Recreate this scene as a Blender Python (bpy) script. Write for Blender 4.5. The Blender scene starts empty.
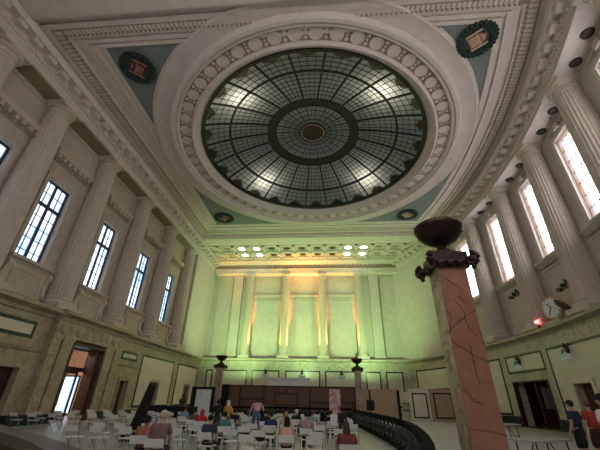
import bpy, bmesh, math, random
from math import sin, cos, pi, sqrt, radians, atan2, hypot
from mathutils import Vector, Matrix
random.seed(7)
SC = bpy.context.scene
COL = SC.collection

# ------------------------------------------------------------------ materials
def mat(name, c, rough=.6, c2=None, scale=3., metal=0., bump=0., vein=None, detail=4., vscale=.8, spec=.4, vw=.035, vdet=5):
    m = bpy.data.materials.new(name); m.use_nodes = True
    nt = m.node_tree; b = nt.nodes['Principled BSDF']
    b.inputs['Roughness'].default_value = rough; b.inputs['Metallic'].default_value = metal
    b.inputs['Specular IOR Level'].default_value = spec
    tc = nt.nodes.new('ShaderNodeTexCoord')
    no = nt.nodes.new('ShaderNodeTexNoise'); no.inputs['Scale'].default_value = scale; no.inputs['Detail'].default_value = detail
    nt.links.new(tc.outputs['Object'], no.inputs['Vector'])
    r = nt.nodes.new('ShaderNodeValToRGB')
    if c2 is None: c2 = tuple(x*.86 for x in c)
    r.color_ramp.elements[0].position = .35; r.color_ramp.elements[1].position = .65
    r.color_ramp.elements[0].color = (*c2, 1); r.color_ramp.elements[1].color = (*c, 1)
    nt.links.new(no.outputs['Fac'], r.inputs['Fac'])
    out = r.outputs['Color']
    if vein:
        w = nt.nodes.new('ShaderNodeTexNoise'); w.inputs['Scale'].default_value = vscale; w.inputs['Detail'].default_value = vdet
        w.inputs['Distortion'].default_value = 1.2
        nt.links.new(tc.outputs['Object'], w.inputs['Vector'])
        s = nt.nodes.new('ShaderNodeMath'); s.operation = 'SUBTRACT'; s.inputs[1].default_value = .5
        nt.links.new(w.outputs['Fac'], s.inputs[0])
        a = nt.nodes.new('ShaderNodeMath'); a.operation = 'ABSOLUTE'; nt.links.new(s.outputs[0], a.inputs[0])
        r2 = nt.nodes.new('ShaderNodeValToRGB')
        r2.color_ramp.elements[0].position = 0; r2.color_ramp.elements[1].position = vw
        r2.color_ramp.elements[0].color = (1, 1, 1, 1); r2.color_ramp.elements[1].color = (0, 0, 0, 1)
        nt.links.new(a.outputs[0], r2.inputs['Fac'])
        mx = nt.nodes.new('ShaderNodeMix'); mx.data_type = 'RGBA'
        nt.links.new(r2.outputs['Color'], mx.inputs['Factor'])
        nt.links.new(out, mx.inputs['A']); mx.inputs['B'].default_value = (*vein, 1)
        out = mx.outputs['Result']
    nt.links.new(out, b.inputs['Base Color'])
    if bump:
        bp = nt.nodes.new('ShaderNodeBump'); bp.inputs['Strength'].default_value = bump; bp.inputs['Distance'].default_value = .02
        nt.links.new(no.outputs['Fac'], bp.inputs['Height']); nt.links.new(bp.outputs['Normal'], b.inputs['Normal'])
    return m
def emis(name, c, s, c2=None, scale=.4):
    m = bpy.data.materials.new(name); m.use_nodes = True
    nt = m.node_tree; b = nt.nodes['Principled BSDF']
    b.inputs['Base Color'].default_value = (.05, .05, .05, 1); b.inputs['Roughness'].default_value = .15
    b.inputs['Emission Strength'].default_value = s
    tc = nt.nodes.new('ShaderNodeTexCoord'); no = nt.nodes.new('ShaderNodeTexNoise'); no.inputs['Scale'].default_value = scale
    nt.links.new(tc.outputs['Object'], no.inputs['Vector'])
    r = nt.nodes.new('ShaderNodeValToRGB'); r.color_ramp.elements[0].position = .4; r.color_ramp.elements[1].position = .6
    r.color_ramp.elements[0].color = (*c, 1); r.color_ramp.elements[1].color = (*(c2 or c), 1)
    nt.links.new(no.outputs['Fac'], r.inputs['Fac']); nt.links.new(r.outputs['Color'], b.inputs['Emission Color'])
    return m

M = {}
M['plaster']   = mat('warm plaster', (.52,.45,.37), .75, (.46,.39,.32), 1.2)
M['plaster_r'] = mat('pale plaster', (.60,.54,.48), .75, (.53,.48,.42), 1.2)
M['column']    = mat('column stone', (.58,.505,.43), .65, (.52,.45,.38), 2.)
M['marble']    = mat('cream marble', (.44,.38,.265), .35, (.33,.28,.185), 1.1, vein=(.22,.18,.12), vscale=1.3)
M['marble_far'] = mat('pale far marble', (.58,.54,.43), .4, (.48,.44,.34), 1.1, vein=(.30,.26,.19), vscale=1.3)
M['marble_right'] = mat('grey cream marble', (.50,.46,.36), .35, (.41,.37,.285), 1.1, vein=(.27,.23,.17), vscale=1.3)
M['marble_pale'] = mat('pale marble panel', (.66,.62,.50), .3, (.60,.55,.43), .9)
M['green_marble'] = mat('dark green marble', (.012,.022,.016), .25, (.025,.045,.032), 6.)
M['ceiling']   = mat('ceiling plaster', (.66,.58,.53), .8, (.60,.53,.48), 1.5)
M['ornament']  = mat('gilt brown ornament', (.40,.29,.20), .7, (.30,.21,.14), 6., bump=.6)
M['rope']      = mat('moulding relief', (.40,.33,.25), .8, (.33,.27,.20), 4.)
M['spandrel']  = mat('sage spandrel', (.215,.235,.215), .8, (.18,.20,.185), 2.)
M['soffit']    = mat('shaded olive soffit panel', (.32,.26,.17), .8, (.28,.22,.14), 2.)
M['floor']     = mat('stone floor', (.50,.50,.46), .30, (.40,.40,.38), 1.5)
M['bronze']    = mat('dark bronze', (.045,.022,.016), .4, (.03,.015,.012), 5., metal=.3)
M['iron']      = mat('black iron', (.012,.012,.012), .4, (.02,.02,.02), 4.)
M['wreath']    = mat('wreath leaves', (.02,.05,.04), .6, (.01,.02,.018), 9., bump=1.)
M['shield']    = mat('copper shield', (.45,.20,.14), .5, (.30,.12,.09), 6.)
M['shield_ground'] = mat('medallion ground', (.05,.06,.055), .6)
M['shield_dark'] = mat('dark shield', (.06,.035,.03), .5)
M['gold']      = mat('pale gilding', (.60,.45,.30), .5, (.5,.36,.22), 6.)
M['pink']      = mat('pink marble', (.41,.20,.145), .4, (.32,.145,.10), 3.2)
M['pillar_cream'] = mat('cream lit-side pillar marble', (.52,.44,.31), .4, (.40,.30,.20), 2.5, vein=(.2,.12,.08), vscale=1.2)
M['frame_dark'] = mat('navy window frame', (.012,.014,.035), .4, (.02,.02,.05), 4.)
M['frame_white'] = mat('white window frame', (.72,.66,.60), .5)
M['leading']   = mat('window leading', (.15,.14,.15), .5)
M['pane_fill']     = emis('rear fill glow', (1.,.96,.9), 5.5, (1.,.98,.95), .3)  # added fill glow for the unseen rear panels
M['stain']     = emis('stained border glass', (.75,.42,.25), .9, (.8,.55,.6), 1.5)
M['paneL']     = emis('daylit glass blue', (.42,.66,1.), 1.7, (.85,.93,1.), .5)
M['paneR']     = emis('daylit glass white', (1.,.95,1.), 6.5, (.95,.97,1.), .3)
M['lead']      = mat('dome lead', (.016,.015,.012), .5)
M['dome_band'] = mat('dome ornament band', (.035,.022,.012), .5, (.012,.009,.007), 3.)
M['lamp_on']   = emis('lit lamp', (1.,1.,.95), 9.)
M['lamp_off']  = mat('unlit lamp', (.05,.045,.045), .4)
M['door_dark'] = mat('dark mahogany', (.05,.014,.008), .4, (.03,.009,.006), 3.)
M['door_red']  = mat('red brown door', (.11,.032,.018), .45, (.08,.022,.012), 3.)
M['bronze_jamb'] = mat('brown door jamb', (.075,.04,.024), .5, (.05,.028,.017), 3.)
M['black']     = mat('black cloth', (.006,.006,.007), .8)
M['partition'] = mat('brown partition', (.145,.085,.05), .6, (.12,.07,.04), 2.)
M['partition_trim'] = mat('dark wood trim', (.045,.022,.014), .5)
M['tan']       = mat('tan partition', (.42,.30,.20), .7, (.37,.26,.17), 1.5)
M['white']     = mat('white plastic', (.80,.80,.78), .45)
M['metal']     = mat('grey metal', (.35,.35,.36), .35, metal=.7)
M['skin1'] = mat('light skin', (.52,.31,.22), .6); M['skin2'] = mat('brown skin', (.16,.075,.045), .6)
M['eye'] = mat('dark eye', (.02,.015,.012), .3)
M['wall_near'] = mat('rear plaster', (.50,.42,.33), .75)
M['vest'] = mat('vestibule peach wall', (.66,.48,.38), .7)
M['plain_green'] = M['plaster']
def flat(name, c, rough=.8): return M.setdefault(name, mat(name, c, rough, tuple(x*.8 for x in c), 8.))

# glass of the dome: translucent, lit from above
gm = bpy.data.materials.new('dome glass'); gm.use_nodes = True
nt = gm.node_tree; nt.nodes.remove(nt.nodes['Principled BSDF']); out = nt.nodes['Material Output']
tr = nt.nodes.new('ShaderNodeBsdfTranslucent'); gl = nt.nodes.new('ShaderNodeBsdfGlossy'); gl.inputs['Roughness'].default_value = .25
ms = nt.nodes.new('ShaderNodeMixShader'); ms.inputs[0].default_value = .07
no = nt.nodes.new('ShaderNodeTexNoise'); no.inputs['Scale'].default_value = 1.4; tc = nt.nodes.new('ShaderNodeTexCoord')
rp = nt.nodes.new('ShaderNodeValToRGB'); rp.color_ramp.elements[0].color = (.46,.46,.38,1); rp.color_ramp.elements[1].color = (.70,.69,.60,1)
nt.links.new(tc.outputs['Object'], no.inputs['Vector']); nt.links.new(no.outputs['Fac'], rp.inputs['Fac'])
nt.links.new(rp.outputs['Color'], tr.inputs['Color'])
nt.links.new(tr.outputs[0], ms.inputs[1]); nt.links.new(gl.outputs[0], ms.inputs[2]); nt.links.new(ms.outputs[0], out.inputs['Surface'])
M['dome_glass'] = gm
g2 = gm.copy(); g2.name = 'amber ornament glass'; q = [n for n in g2.node_tree.nodes if n.type == 'VALTORGB'][0]
q.color_ramp.elements[0].color = (.10,.075,.045,1); q.color_ramp.elements[1].color = (.40,.34,.24,1); M['scallop'] = g2
[n for n in g2.node_tree.nodes if n.type == 'TEX_NOISE'][0].inputs['Scale'].default_value = 5.
# clear door glass
M['glass'] = mat('door glass', (.8,.85,.9), .05)
b = M['glass'].node_tree.nodes['Principled BSDF']; b.inputs['Transmission Weight'].default_value = 1.; b.inputs['IOR'].default_value = 1.05

# ------------------------------------------------------------------ mesh builder
def ident(p): return p
class MB:
    def __init__(s, fn=ident): s.v = []; s.f = []; s.fn = fn; s.mi = []; s.cur = 0
    def add(s, vs, fs):
        o = len(s.v); s.v += [s.fn(tuple(p)) for p in vs]; s.f += [tuple(i+o for i in f) for f in fs]; s.mi += [s.cur]*len(fs); return s
    def box(s, a0, a1, b0, b1, z0, z1, n=1):
        if n == 1 and s.fn in CURVED: n = max(1, int(abs(a1-a0)/1.2))
        vs = []; fs = []
        for i in range(n+1):
            a = a0+(a1-a0)*i/n
            vs += [(a,b0,z0),(a,b1,z0),(a,b1,z1),(a,b0,z1)]
        for i in range(n):
            o = 4*i
            for k in range(4): fs.append((o+k, o+(k+1)%4, o+4+(k+1)%4, o+4+k))
        fs += [(0,3,2,1), (4*n,4*n+1,4*n+2,4*n+3)]
        return s.add(vs, fs)
    def sweep(s, prof, a0, a1, closed=True, n=1):            # prof: (b, z) polygon swept along the first axis
        if s.fn in CURVED: n = max(1, int(abs(a1-a0)/1.2))
        k = len(prof); vs = []; fs = []
        for i in range(n+1):
            a = a0+(a1-a0)*i/n; vs += [(a, b, z) for b, z in prof]
        for i in range(n):
            for j in range(k if closed else k-1): fs.append((i*k+j, i*k+(j+1)%k, (i+1)*k+(j+1)%k, (i+1)*k+j))
        if closed: fs += [tuple(range(k-1,-1,-1)), tuple(n*k+j for j in range(k))]
        return s.add(vs, fs)
    def lathe(s, prof, c=(0,0,0), seg=24, flute=0, fd=0., cap=True):     # prof: (r, z)
        vs = []; fs = []; k = len(prof)
        for r, z in prof:
            for i in range(seg):
                a = 2*pi*i/seg; rr = r
                if flute and r > 0: rr = r*(1-fd*abs(sin(a*flute/2))**.7) if False else r*(1-(fd if (i % 4) in (1,2) else 0))
                vs.append((c[0]+rr*cos(a), c[1]+rr*sin(a), c[2]+z))
        for j in range(k-1):
            for i in range(seg): fs.append((j*seg+i, j*seg+(i+1)%seg, (j+1)*seg+(i+1)%seg, (j+1)*seg+i))
        if cap: fs += [tuple(range(seg-1,-1,-1)), tuple((k-1)*seg+i for i in range(seg))]
        return s.add(vs, fs)
    def ringlathe(s, prof, c, seg=96):                        # closed profile torus-like ring
        vs = []; fs = []; k = len(prof)
        for i in range(seg):
            a = 2*pi*i/seg
            for r, z in prof: vs.append((c[0]+r*cos(a), c[1]+r*sin(a), c[2]+z))
        for i in range(seg):
            for j in range(k): fs.append((i*k+j, i*k+(j+1)%k, ((i+1)%seg)*k+(j+1)%k, ((i+1)%seg)*k+j))
        return s.add(vs, fs)
    def tube(s, pts, r, seg=8):
        pts = [Vector(p) for p in pts]; rs = r if isinstance(r, (list,tuple)) else [r]*len(pts); vs = []; fs = []
        for i, p in enumerate(pts):
            t = (pts[min(i+1,len(pts)-1)]-pts[max(i-1,0)]).normalized()
            u = t.cross(Vector((0,0,1)) if abs(t.z) < .9 else Vector((1,0,0))).normalized(); w = t.cross(u)
            for k in range(seg):
                a = 2*pi*k/seg; vs.append(tuple(p+(u*cos(a)+w*sin(a))*rs[i]))
        for i in range(len(pts)-1):
            for k in range(seg): fs.append((i*seg+k, i*seg+(k+1)%seg, (i+1)*seg+(k+1)%seg, (i+1)*seg+k))
        fs += [tuple(range(seg-1,-1,-1)), tuple((len(pts)-1)*seg+k for k in range(seg))]
        return s.add(vs, fs)
    def ball(s, c, r, seg=12, rings=8):
        rx, ry, rz = r if isinstance(r, tuple) else (r,r,r); vs = []; fs = []
        for j in range(rings+1):
            t = pi*j/rings
            for i in range(seg): vs.append((c[0]+rx*sin(t)*cos(2*pi*i/seg), c[1]+ry*sin(t)*sin(2*pi*i/seg), c[2]-rz*cos(t)))
        for j in range(rings):
            for i in range(seg): fs.append((j*seg+i, j*seg+(i+1)%seg, (j+1)*seg+(i+1)%seg, (j+1)*seg+i))
        return s.add(vs, fs)
    def outline(s, a0, a1, z0, z1, b0, b1, w):                # rectangular frame on a wall
        s.box(a0,a1,b0,b1,z1-w,z1); s.box(a0,a1,b0,b1,z0,z0+w); s.box(a0,a0+w,b0,b1,z0+w,z1-w); s.box(a1-w,a1,b0,b1,z0+w,z1-w); return s
    def build(s, name, m, parent=None, loc=None, smooth=False, kind=None):
        o0 = Vector(loc) if loc is not None else (parent.location if parent else Vector((0,0,0)))
        me = bpy.data.meshes.new(name)
        me.from_pydata([tuple(Vector(p)-o0) for p in s.v], [], s.f)
        for mm in (m if isinstance(m, list) else [m]): me.materials.append(mm)
        if any(s.mi): me.polygons.foreach_set('material_index', s.mi)
        bm = bmesh.new(); bm.from_mesh(me); bmesh.ops.remove_doubles(bm, verts=bm.verts, dist=1e-5); bmesh.ops.recalc_face_normals(bm, faces=bm.faces); bm.to_mesh(me); bm.free()
        if smooth:
            me.polygons.foreach_set('use_smooth', [True]*len(me.polygons))
            me.set_sharp_from_angle(angle=radians(40))
        o = bpy.data.objects.new(name, me); COL.objects.link(o)
        if parent: o.parent = parent
        elif loc is not None: o.location = o0
        if kind: o['kind'] = kind
        return o
def struct(name, mb, m, smooth=False): return mb.build(name, m, kind='structure', smooth=smooth)
def tag(o, label, cat, group=None, kind=None):
    o['label'] = label; o['category'] = cat
    if group: o['group'] = group
    if kind: o['kind'] = kind
    return o
def empty(name, loc, label, cat, group=None, rz=0):
    o = bpy.data.objects.new(name, None); COL.objects.link(o); o.location = loc; o.rotation_euler = (0,0,rz); o.empty_display_size = .2
    return tag(o, label, cat, group)
def copy_tree(o, parent=None):
    c = o.copy(); COL.objects.link(c)
    if parent: c.parent = parent
    for ch in list(o.children): copy_tree(ch, c)
    return c
ORD = ['zeroth','first','second','third','fourth','fifth','sixth','seventh','eighth','ninth','tenth','eleventh','twelfth','thirteenth','fourteenth','fifteenth','sixteenth','seventeenth','eighteenth','nineteenth','twentieth','twenty-first','twenty-second','twenty-third','twenty-fourth','twenty-fifth','twenty-sixth']

# ------------------------------------------------------------------ plan of the hall
XL = -19.44; YF = 49.4
def XR(y): return 17.46-.01018*(y-27.3)**2
def left(p): return (XL+p[1], p[0], p[2])               # (along the wall, inwards, up)
def right(p): return (XR(p[0])-p[1], p[0], p[2])
def far(p): return (p[0], YF-p[1], p[2])
CURVED = {right}
Z_SOF = 20.37; Z_CEIL = 22.6; Y0 = -2.5; Y1 = 51.6
DC = (-1.0, 24.05)

def wall_with_openings(fn, a0, a1, b0, b1, z0, z1, ops):
    mb = MB(fn); xs = sorted({a0,a1,*[o[0] for o in ops],*[o[1] for o in ops]}); zs = sorted({z0,z1,*[o[2] for o in ops],*[o[3] for o in ops]})
    for i in range(len(xs)-1):
        for j in range(len(zs)-1):
            ca, cz = (xs[i]+xs[i+1])/2, (zs[j]+zs[j+1])/2
            if any(o[0] < ca < o[1] and o[2] < cz < o[3] for o in ops): continue
            mb.box(xs[i],xs[i+1],b0,b1,zs[j],zs[j+1])
    return mb

# floor, near wall
struct('floor', MB().box(-26,24,Y0,Y1+3,-.2,0), M['floor'])
struct('wall_near', MB().box(-24,20,Y0-.4,Y0,0,24), M['wall_near'])

WINL = [7.6, 13.2, 18.55, 24.95, 31.5, 38.0]; WZL = (9.35, 15.6); WWL = 2.3
WINR = [5.6, 12.3, 18.7, 25.0, 31.35, 37.6]; WZR = (12.3, 19.1); WWR = 2.3
COLL = [41.3, 34.75, 28.2, 21.7, 15.6, 10.8, 4.4]; COLR = [40.7, 34.47, 28.2, 22.0, 15.75, 9.4, 3.1]
# ---- left wall
doorsL = [(17.3,19.8,0,3.05), (23.1,27.0,0,5.0), (30.6,32.0,0,2.9), (36.4,38.0,0,3.0), (45.4,46.9,0,3.0)]
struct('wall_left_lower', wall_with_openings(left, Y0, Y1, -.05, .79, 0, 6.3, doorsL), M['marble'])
struct('wall_left', wall_with_openings(left, Y0, Y1, -1.2, -.5, 6.3, Z_SOF+.6, [(w-WWL/2,w+WWL/2,*WZL) for w in WINL]), M['plaster'])
# ---- right wall
doorsR = [(28.4,33.0,0,3.4), (23.7,25.6,0,2.95)]
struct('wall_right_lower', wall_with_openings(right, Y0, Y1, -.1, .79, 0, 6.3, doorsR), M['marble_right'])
struct('wall_right', wall_with_openings(right, Y0, Y1, -1.5, -.7, 6.3, Z_SOF+.6, [(w-WWR/2,w+WWR/2,*WZR) for w in WINR]), M['plaster_r'])
# ---- far wall
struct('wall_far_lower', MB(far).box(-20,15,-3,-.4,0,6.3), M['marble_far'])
struct('wall_far', MB(far).box(-20,15,-3,-1.9,6.3,Z_CEIL), M['plaster_r'])
# the plain green-lit end piers beside the far wall
struct('wall_left_end', MB(left).box(42.6,51.2,-.5,.75,6.77,Z_SOF), M['plaster_r'])
struct('wall_right_end', MB(right).box(42.4,51.2,-.7,.75,6.77,Z_SOF), M['plaster_r'])

# ledge (cornice of the lower order)
LED = [(-1,6.2),(.9,6.2),(.95,6.42),(1.15,6.5),(1.41,6.58),(1.41,6.78),(1.2,6.86),(-1,6.9)]
struct('trim_1', MB(left).sweep(LED, Y0, Y1), M['marble'])
struct('trim_2', MB(right).sweep([(d-.12 if d>0 else d,z) for d,z in LED], Y0, Y1), M['marble'])
struct('trim_3', MB(far).sweep([(d-1.35,z) for d,z in LED[:1]]+[(d-1.25,z) for d,z in LED[1:-1]]+[(-2.5,6.9)], -19.4, 14), M['marble_far'])
# entablature: architrave, dentils, modillions, corona, cove up to the ceiling
ENT = [(-1.2,20.37),(.93,20.37),(.93,20.62),(.99,20.62),(.99,20.86),(1.05,20.86),(1.05,21.06),(1.1,21.1),(1.1,21.52),(1.64,21.52),(1.64,21.44),(1.74,21.44),(1.78,21.88),(1.6,22.0),(1.4,22.2),(1.4,22.65),(-1.2,22.65)]
def entab(fn, a0, a1):
    mb = MB(fn).sweep(ENT, a0, a1)
    n = int((a1-a0)/.28)
    for i in range(n):
        a = a0+i*.28; mb.box(a, a+.15, 1.04, 1.16, 20.88, 21.05, 1)
    n = int((a1-a0)/1.2)
    for i in range(n):
        a = a0+i*1.2; mb.box(a, a+.62, 1.08, 1.6, 21.14, 21.53, 1)
    return mb
struct('trim_4', entab(left, Y0, Y1), M['ceiling'])
struct('trim_5', entab(right, Y0, Y1), M['ceiling'])
# soffit panels over the left bays, olive paint with shade mixed into the tone / light soffit on the right
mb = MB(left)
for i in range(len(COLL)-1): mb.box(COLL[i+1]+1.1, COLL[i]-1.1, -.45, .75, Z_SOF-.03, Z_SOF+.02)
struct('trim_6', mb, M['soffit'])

# ---- ceiling with the round opening
def plan_edge(n=40):
    pts = [(XL-1, Y0)]+[(XL-1, Y1)]
    for i in range(n+1):
        y = Y1+(Y0-Y1)*i/n; pts.append((XR(y)+1, y))
    return pts
bm = bmesh.new()
vo = [bm.verts.new((x,y,Z_CEIL)) for x,y in plan_edge()]
SEG = 120
vi = [bm.verts.new((DC[0]+11.3*cos(2*pi*i/SEG), DC[1]+11.3*sin(2*pi*i/SEG), Z_CEIL)) for i in range(SEG)]
ed = [bm.edges.new((vo[i],vo[(i+1)%len(vo)])) for i in range(len(vo))]+[bm.edges.new((vi[i],vi[(i+1)%SEG])) for i in range(SEG)]
bmesh.ops.triangle_fill(bm, use_beauty=True, use_dissolve=False, edges=ed)
me = bpy.data.meshes.new('ceiling'); bm.to_mesh(me); bm.free(); me.materials.append(M['ceiling'])
o = bpy.data.objects.new('ceiling', me); COL.objects.link(o); o['kind'] = 'structure'
sm = o.modifiers.new('thickness', 'SOLIDIFY'); sm.thickness = .25; sm.offset = -1 if me.polygons[0].normal.z > 0 else 1
sm.offset = 1 if me.polygons[0].normal.z > 0 else -1

# border mouldings of the big coffer: run along left, right, near, far
YN, YE = 10.6, 40.4
def strip(d0, d1, dz, m, name, e0, e1):
    mb = MB(left).box(YN+e0, YE-e1, d0, d1, Z_CEIL-dz, Z_CEIL); mb.fn = right; mb.box(YN+e0, YE-e1, d0, d1, Z_CEIL-dz, Z_CEIL)
    mb.fn = ident; w = d1-d0; q = .012
    mb.box(XL+d1-.02, XR(YN+e0)-d1+.02, YN+e0+q, YN+e0+w-q, Z_CEIL-dz+q, Z_CEIL+q); mb.box(XL+d1-.02, XR(YE-e1)-d1+.02, YE-e1-w+q, YE-e1-q, Z_CEIL-dz+q, Z_CEIL+q)
    return struct(name, mb, m)
strip(1.5, 1.85, .16, M['ceiling'], 'trim_7', .0, .0)
strip(1.9, 2.6, .08, M['rope'], 'trim_8', .35, .35)
strip(2.65, 2.85, .16, M['ceiling'], 'trim_9', .8, .9)
strip(3.5, 3.75, .14, M['ceiling'], 'trim_10', 1.15, 1.7)
strip(3.95, 4.2, .14, M['ceiling'], 'trim_11', 1.5, 2.5)
# row of small beads along the coffer border
mb = MB(left)
for fn in (left, right):
    mb.fn = fn; y = YN+.5
    while y < YE-.6: mb.box(y, y+.2, 2.0, 2.5, Z_CEIL-.15, Z_CEIL-.06, 1); y += .3
mb.fn = ident; x = XL+2.7
while x < XR(YN)-2.9:
    mb.box(x, x+.2, YN+.44, YN+.96, Z_CEIL-.15, Z_CEIL-.06); mb.box(x, x+.2, YE-.96, YE-.44, Z_CEIL-.15, Z_CEIL-.06); x += .3
struct('trim_40', mb, M['ceiling'])
mb = MB(left)
y = YN+.6
while y < YE-.6: mb.box(y, y+.12, 2.62, 2.72, Z_CEIL-.24, Z_CEIL-.15); y += .3
mb.fn = right; y = YN+.6
while y < YE-.6: mb.box(y, y+.12, 2.62, 2.72, Z_CEIL-.24, Z_CEIL-.15, 1); y += .3
mb.fn = ident; x = XL+2.7
while x < XR(YN)-2.7:
    mb.box(x, x+.12, YN+.72, YN+.82, Z_CEIL-.24, Z_CEIL-.15); mb.box(x, x+.12, YE-.82, YE-.72, Z_CEIL-.24, Z_CEIL-.15); x += .3
struct('trim_12', mb, M['ornament'])

# four sage spandrel panels outside the circle
def spandrel(sx, sy, name):
    RR = 14.35; pts = []
    ylim = 12.3 if sy < 0 else 37.7
    xe = (lambda y: XL+4.65) if sx < 0 else (lambda y: XR(y)-4.25)
    # corner, then along the wall to the circle, then the arc back
    dx_y = None
    ys = [ylim+(DC[1]-ylim)*i/60 for i in range(61)]
    side = []
    for y in ys:
        if hypot(xe(y)-DC[0], y-DC[1]) <= RR: break
        side.append((xe(y), y))
    dx = sqrt(max(0, RR**2-(ylim-DC[1])**2)); xa = DC[0]+sx*dx
    a0 = atan2(side[-1][1]-DC[1], side[-1][0]-DC[0]); a1 = atan2(ylim-DC[1], xa-DC[0])
    if a1-a0 > pi: a1 -= 2*pi
    if a0-a1 > pi: a1 += 2*pi
    arc = [(DC[0]+RR*cos(a0+(a1-a0)*i/20), DC[1]+RR*sin(a0+(a1-a0)*i/20)) for i in range(1,21)]
    pts = side+arc
    n = len(pts); vs = [(x,y,Z_CEIL-.03) for x,y in pts]+[(x,y,Z_CEIL+.01) for x,y in pts]
    mb = MB().add(vs, [tuple(range(n)), tuple(range(2*n-1,n-1,-1))]+[(i,(i+1)%n,n+(i+1)%n,n+i) for i in range(n)])
    struct(name, mb, M['spandrel'])
    mb = MB()
    mb.tube([(x,y,Z_CEIL-.06) for x,y in pts+pts[:1]], .09, 6)
    return mb
trims = []
for i, (sx, sy) in enumerate([(-1,-1),(1,-1),(-1,1),(1,1)]):
    mb = spandrel(sx, sy, 'ceiling_panel_%d' % (i+1)); struct('trim_%d' % (13+i), mb, M['ceiling'])
# circular mouldings round the dome
c3 = (DC[0], DC[1], 0)
struct('trim_17', MB().ringlathe([(13.0,22.5),(13.0,22.62),(14.3,22.62),(14.3,22.42),(14.2,22.36),(14.08,22.4),(13.9,22.46),(13.3,22.5)], c3, 120), M['ceiling'], True)
struct('trim_18', MB().ringlathe([(12.25,22.62),(12.3,22.36),(12.42,22.2),(12.6,22.28),(12.68,22.1),(12.95,22.08),(13.1,22.25),(13.14,22.62)], c3, 120), M['ceiling'], True)
struct('trim_19', MB().ringlathe([(11.25,22.5),(11.25,22.62),(12.32,22.62),(12.32,22.5)], c3, 120), M['ornament'], True)
mb = MB()
NR = 54
for i in range(NR):
    a = 2*pi*i/NR; cx, cy = DC[0]+11.8*cos(a), DC[1]+11.8*sin(a)
    mb.lathe([(.40,.0),(.47,-.03),(.47,-.08),(.38,-.1),(.34,-.06),(.05,-.06)], (cx,cy,22.5), 14)
    a2 = a+pi/NR
    for rr, q in ((11.52,.13),(12.08,.13),(11.8,.07)):
        mb.lathe([(q,.0),(q*.6,-.06),(.01,-.08)], (DC[0]+rr*cos(a2),DC[1]+rr*sin(a2),22.5), 8)
struct('trim_20', mb, M['ceiling'])
struct('trim_21', MB().ringlathe([(11.32,22.62),(11.32,22.36),(11.14,22.24),(10.98,22.38),(10.75,22.75),(10.52,22.95),(10.52,23.1),(11.3,23.1)], c3, 120), M['ceiling'], True)

# ---- the stained glass dome
R0, RISE, ZD = 10.5, 2.5, 22.98
def dz(r): return ZD+RISE*(1-(r/R0)**2)
dome = empty('skylight_dome', (DC[0],DC[1],ZD), 'large round stained glass dome with dark ribs in the ceiling', 'skylight')
def cx(r, a, off=0): return (DC[0]+r*cos(a), DC[1]+r*sin(a), dz(r)+off)
mb = MB(); NS = 96; rr = [R0*i/18 for i in range(19)]; rr[0] = .01
vs = []; fs = []
for r in rr: vs += [cx(r, 2*pi*k/NS) for k in range(NS)]
for j in range(18):
    for k in range(NS): fs.append((j*NS+k, j*NS+(k+1)%NS, (j+1)*NS+(k+1)%NS, (j+1)*NS+k))
mb.add(vs, fs).build('glass', M['dome_glass'], dome, smooth=True)
def bar(mb, pts, w, h):                                   # flat bar following points, hanging below the glass
    pts = [Vector(p) for p in pts]
    for i in range(len(pts)-1):
        t = (pts[i+1]-pts[i]).normalized(); s_ = t.cross(Vector((0,0,1))).normalized()*w/2; d = Vector((0,0,-h)); u = Vector((0,0,-.004))
        vs = []
        for p in (pts[i], pts[i+1]): vs += [tuple(p-s_+u), tuple(p+s_+u), tuple(p+s_+d), tuple(p-s_+d)]
        mb.add(vs, [(0,1,5,4),(1,2,6,5),(2,3,7,6),(3,0,4,7),(0,3,2,1),(4,5,6,7)])
NRIB = 24
for i in range(NRIB):
    a = 2*pi*(i+.5)/NRIB; mb = MB()
    bar(mb, [cx(r, a) for r in (1.25,2.4,3.66)], .07, .07); bar(mb, [cx(r, a) for r in (4.5,6.,7.5,9.,10.45)], .15, .13)
    mb.build('rib', M['lead'], dome)
def band(r0, r1, h, m, name, n=96):
    mb = MB(); vs = []; fs = []
    for k in range(n):
        a = 2*pi*k/n; vs += [cx(r0,a,-.005), cx(r1,a,-.005), cx(r1,a,-h), cx(r0,a,-h)]
    for k in range(n):
        for j in range(4): fs.append((4*k+j, 4*k+(j+1)%4, 4*((k+1)%n)+(j+1)%4, 4*((k+1)%n)+j))
    return mb.add(vs, fs).build(name, m, dome)
band(3.72, 4.5, .08, M['dome_band'], 'ornament_band')
band(.01, 1.05, .06, M['dome_band'], 'oculus')
band(1.08, 1.18, .1, M['ornament'], 'oculus_ring'); band(1.2, 1.32, .1, M['lead'], 'ring')
band(3.64, 3.76, .12, M['lead'], 'ring'); band(4.44, 4.58, .12, M['lead'], 'ring')
band(7.95, 8.15, .13, M['lead'], 'ring'); band(10.2, 10.5, .16, M['lead'], 'outer_ring')
mb = MB()                                                   # fine leading between the ribs
for i in range(NRIB*4):
    if i % 4 == 2: continue
    a = 2*pi*i/(NRIB*4)
    bar(mb, [cx(r, a) for r in (4.6,6.,7.5,9.,10.3)], .045, .04)
    if i % 2 == 0: bar(mb, [cx(r, a) for r in (1.3,2.4,3.66)], .035, .035)
for r in (1.8,2.4,3.0,5.1,5.6,6.1,6.6,7.1,7.6,8.6,9.1,9.6):
    bar(mb, [cx(r, 2*pi*k/72) for k in range(73)], .05, .04)
mb.build('leading', M['lead'], dome)
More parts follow.
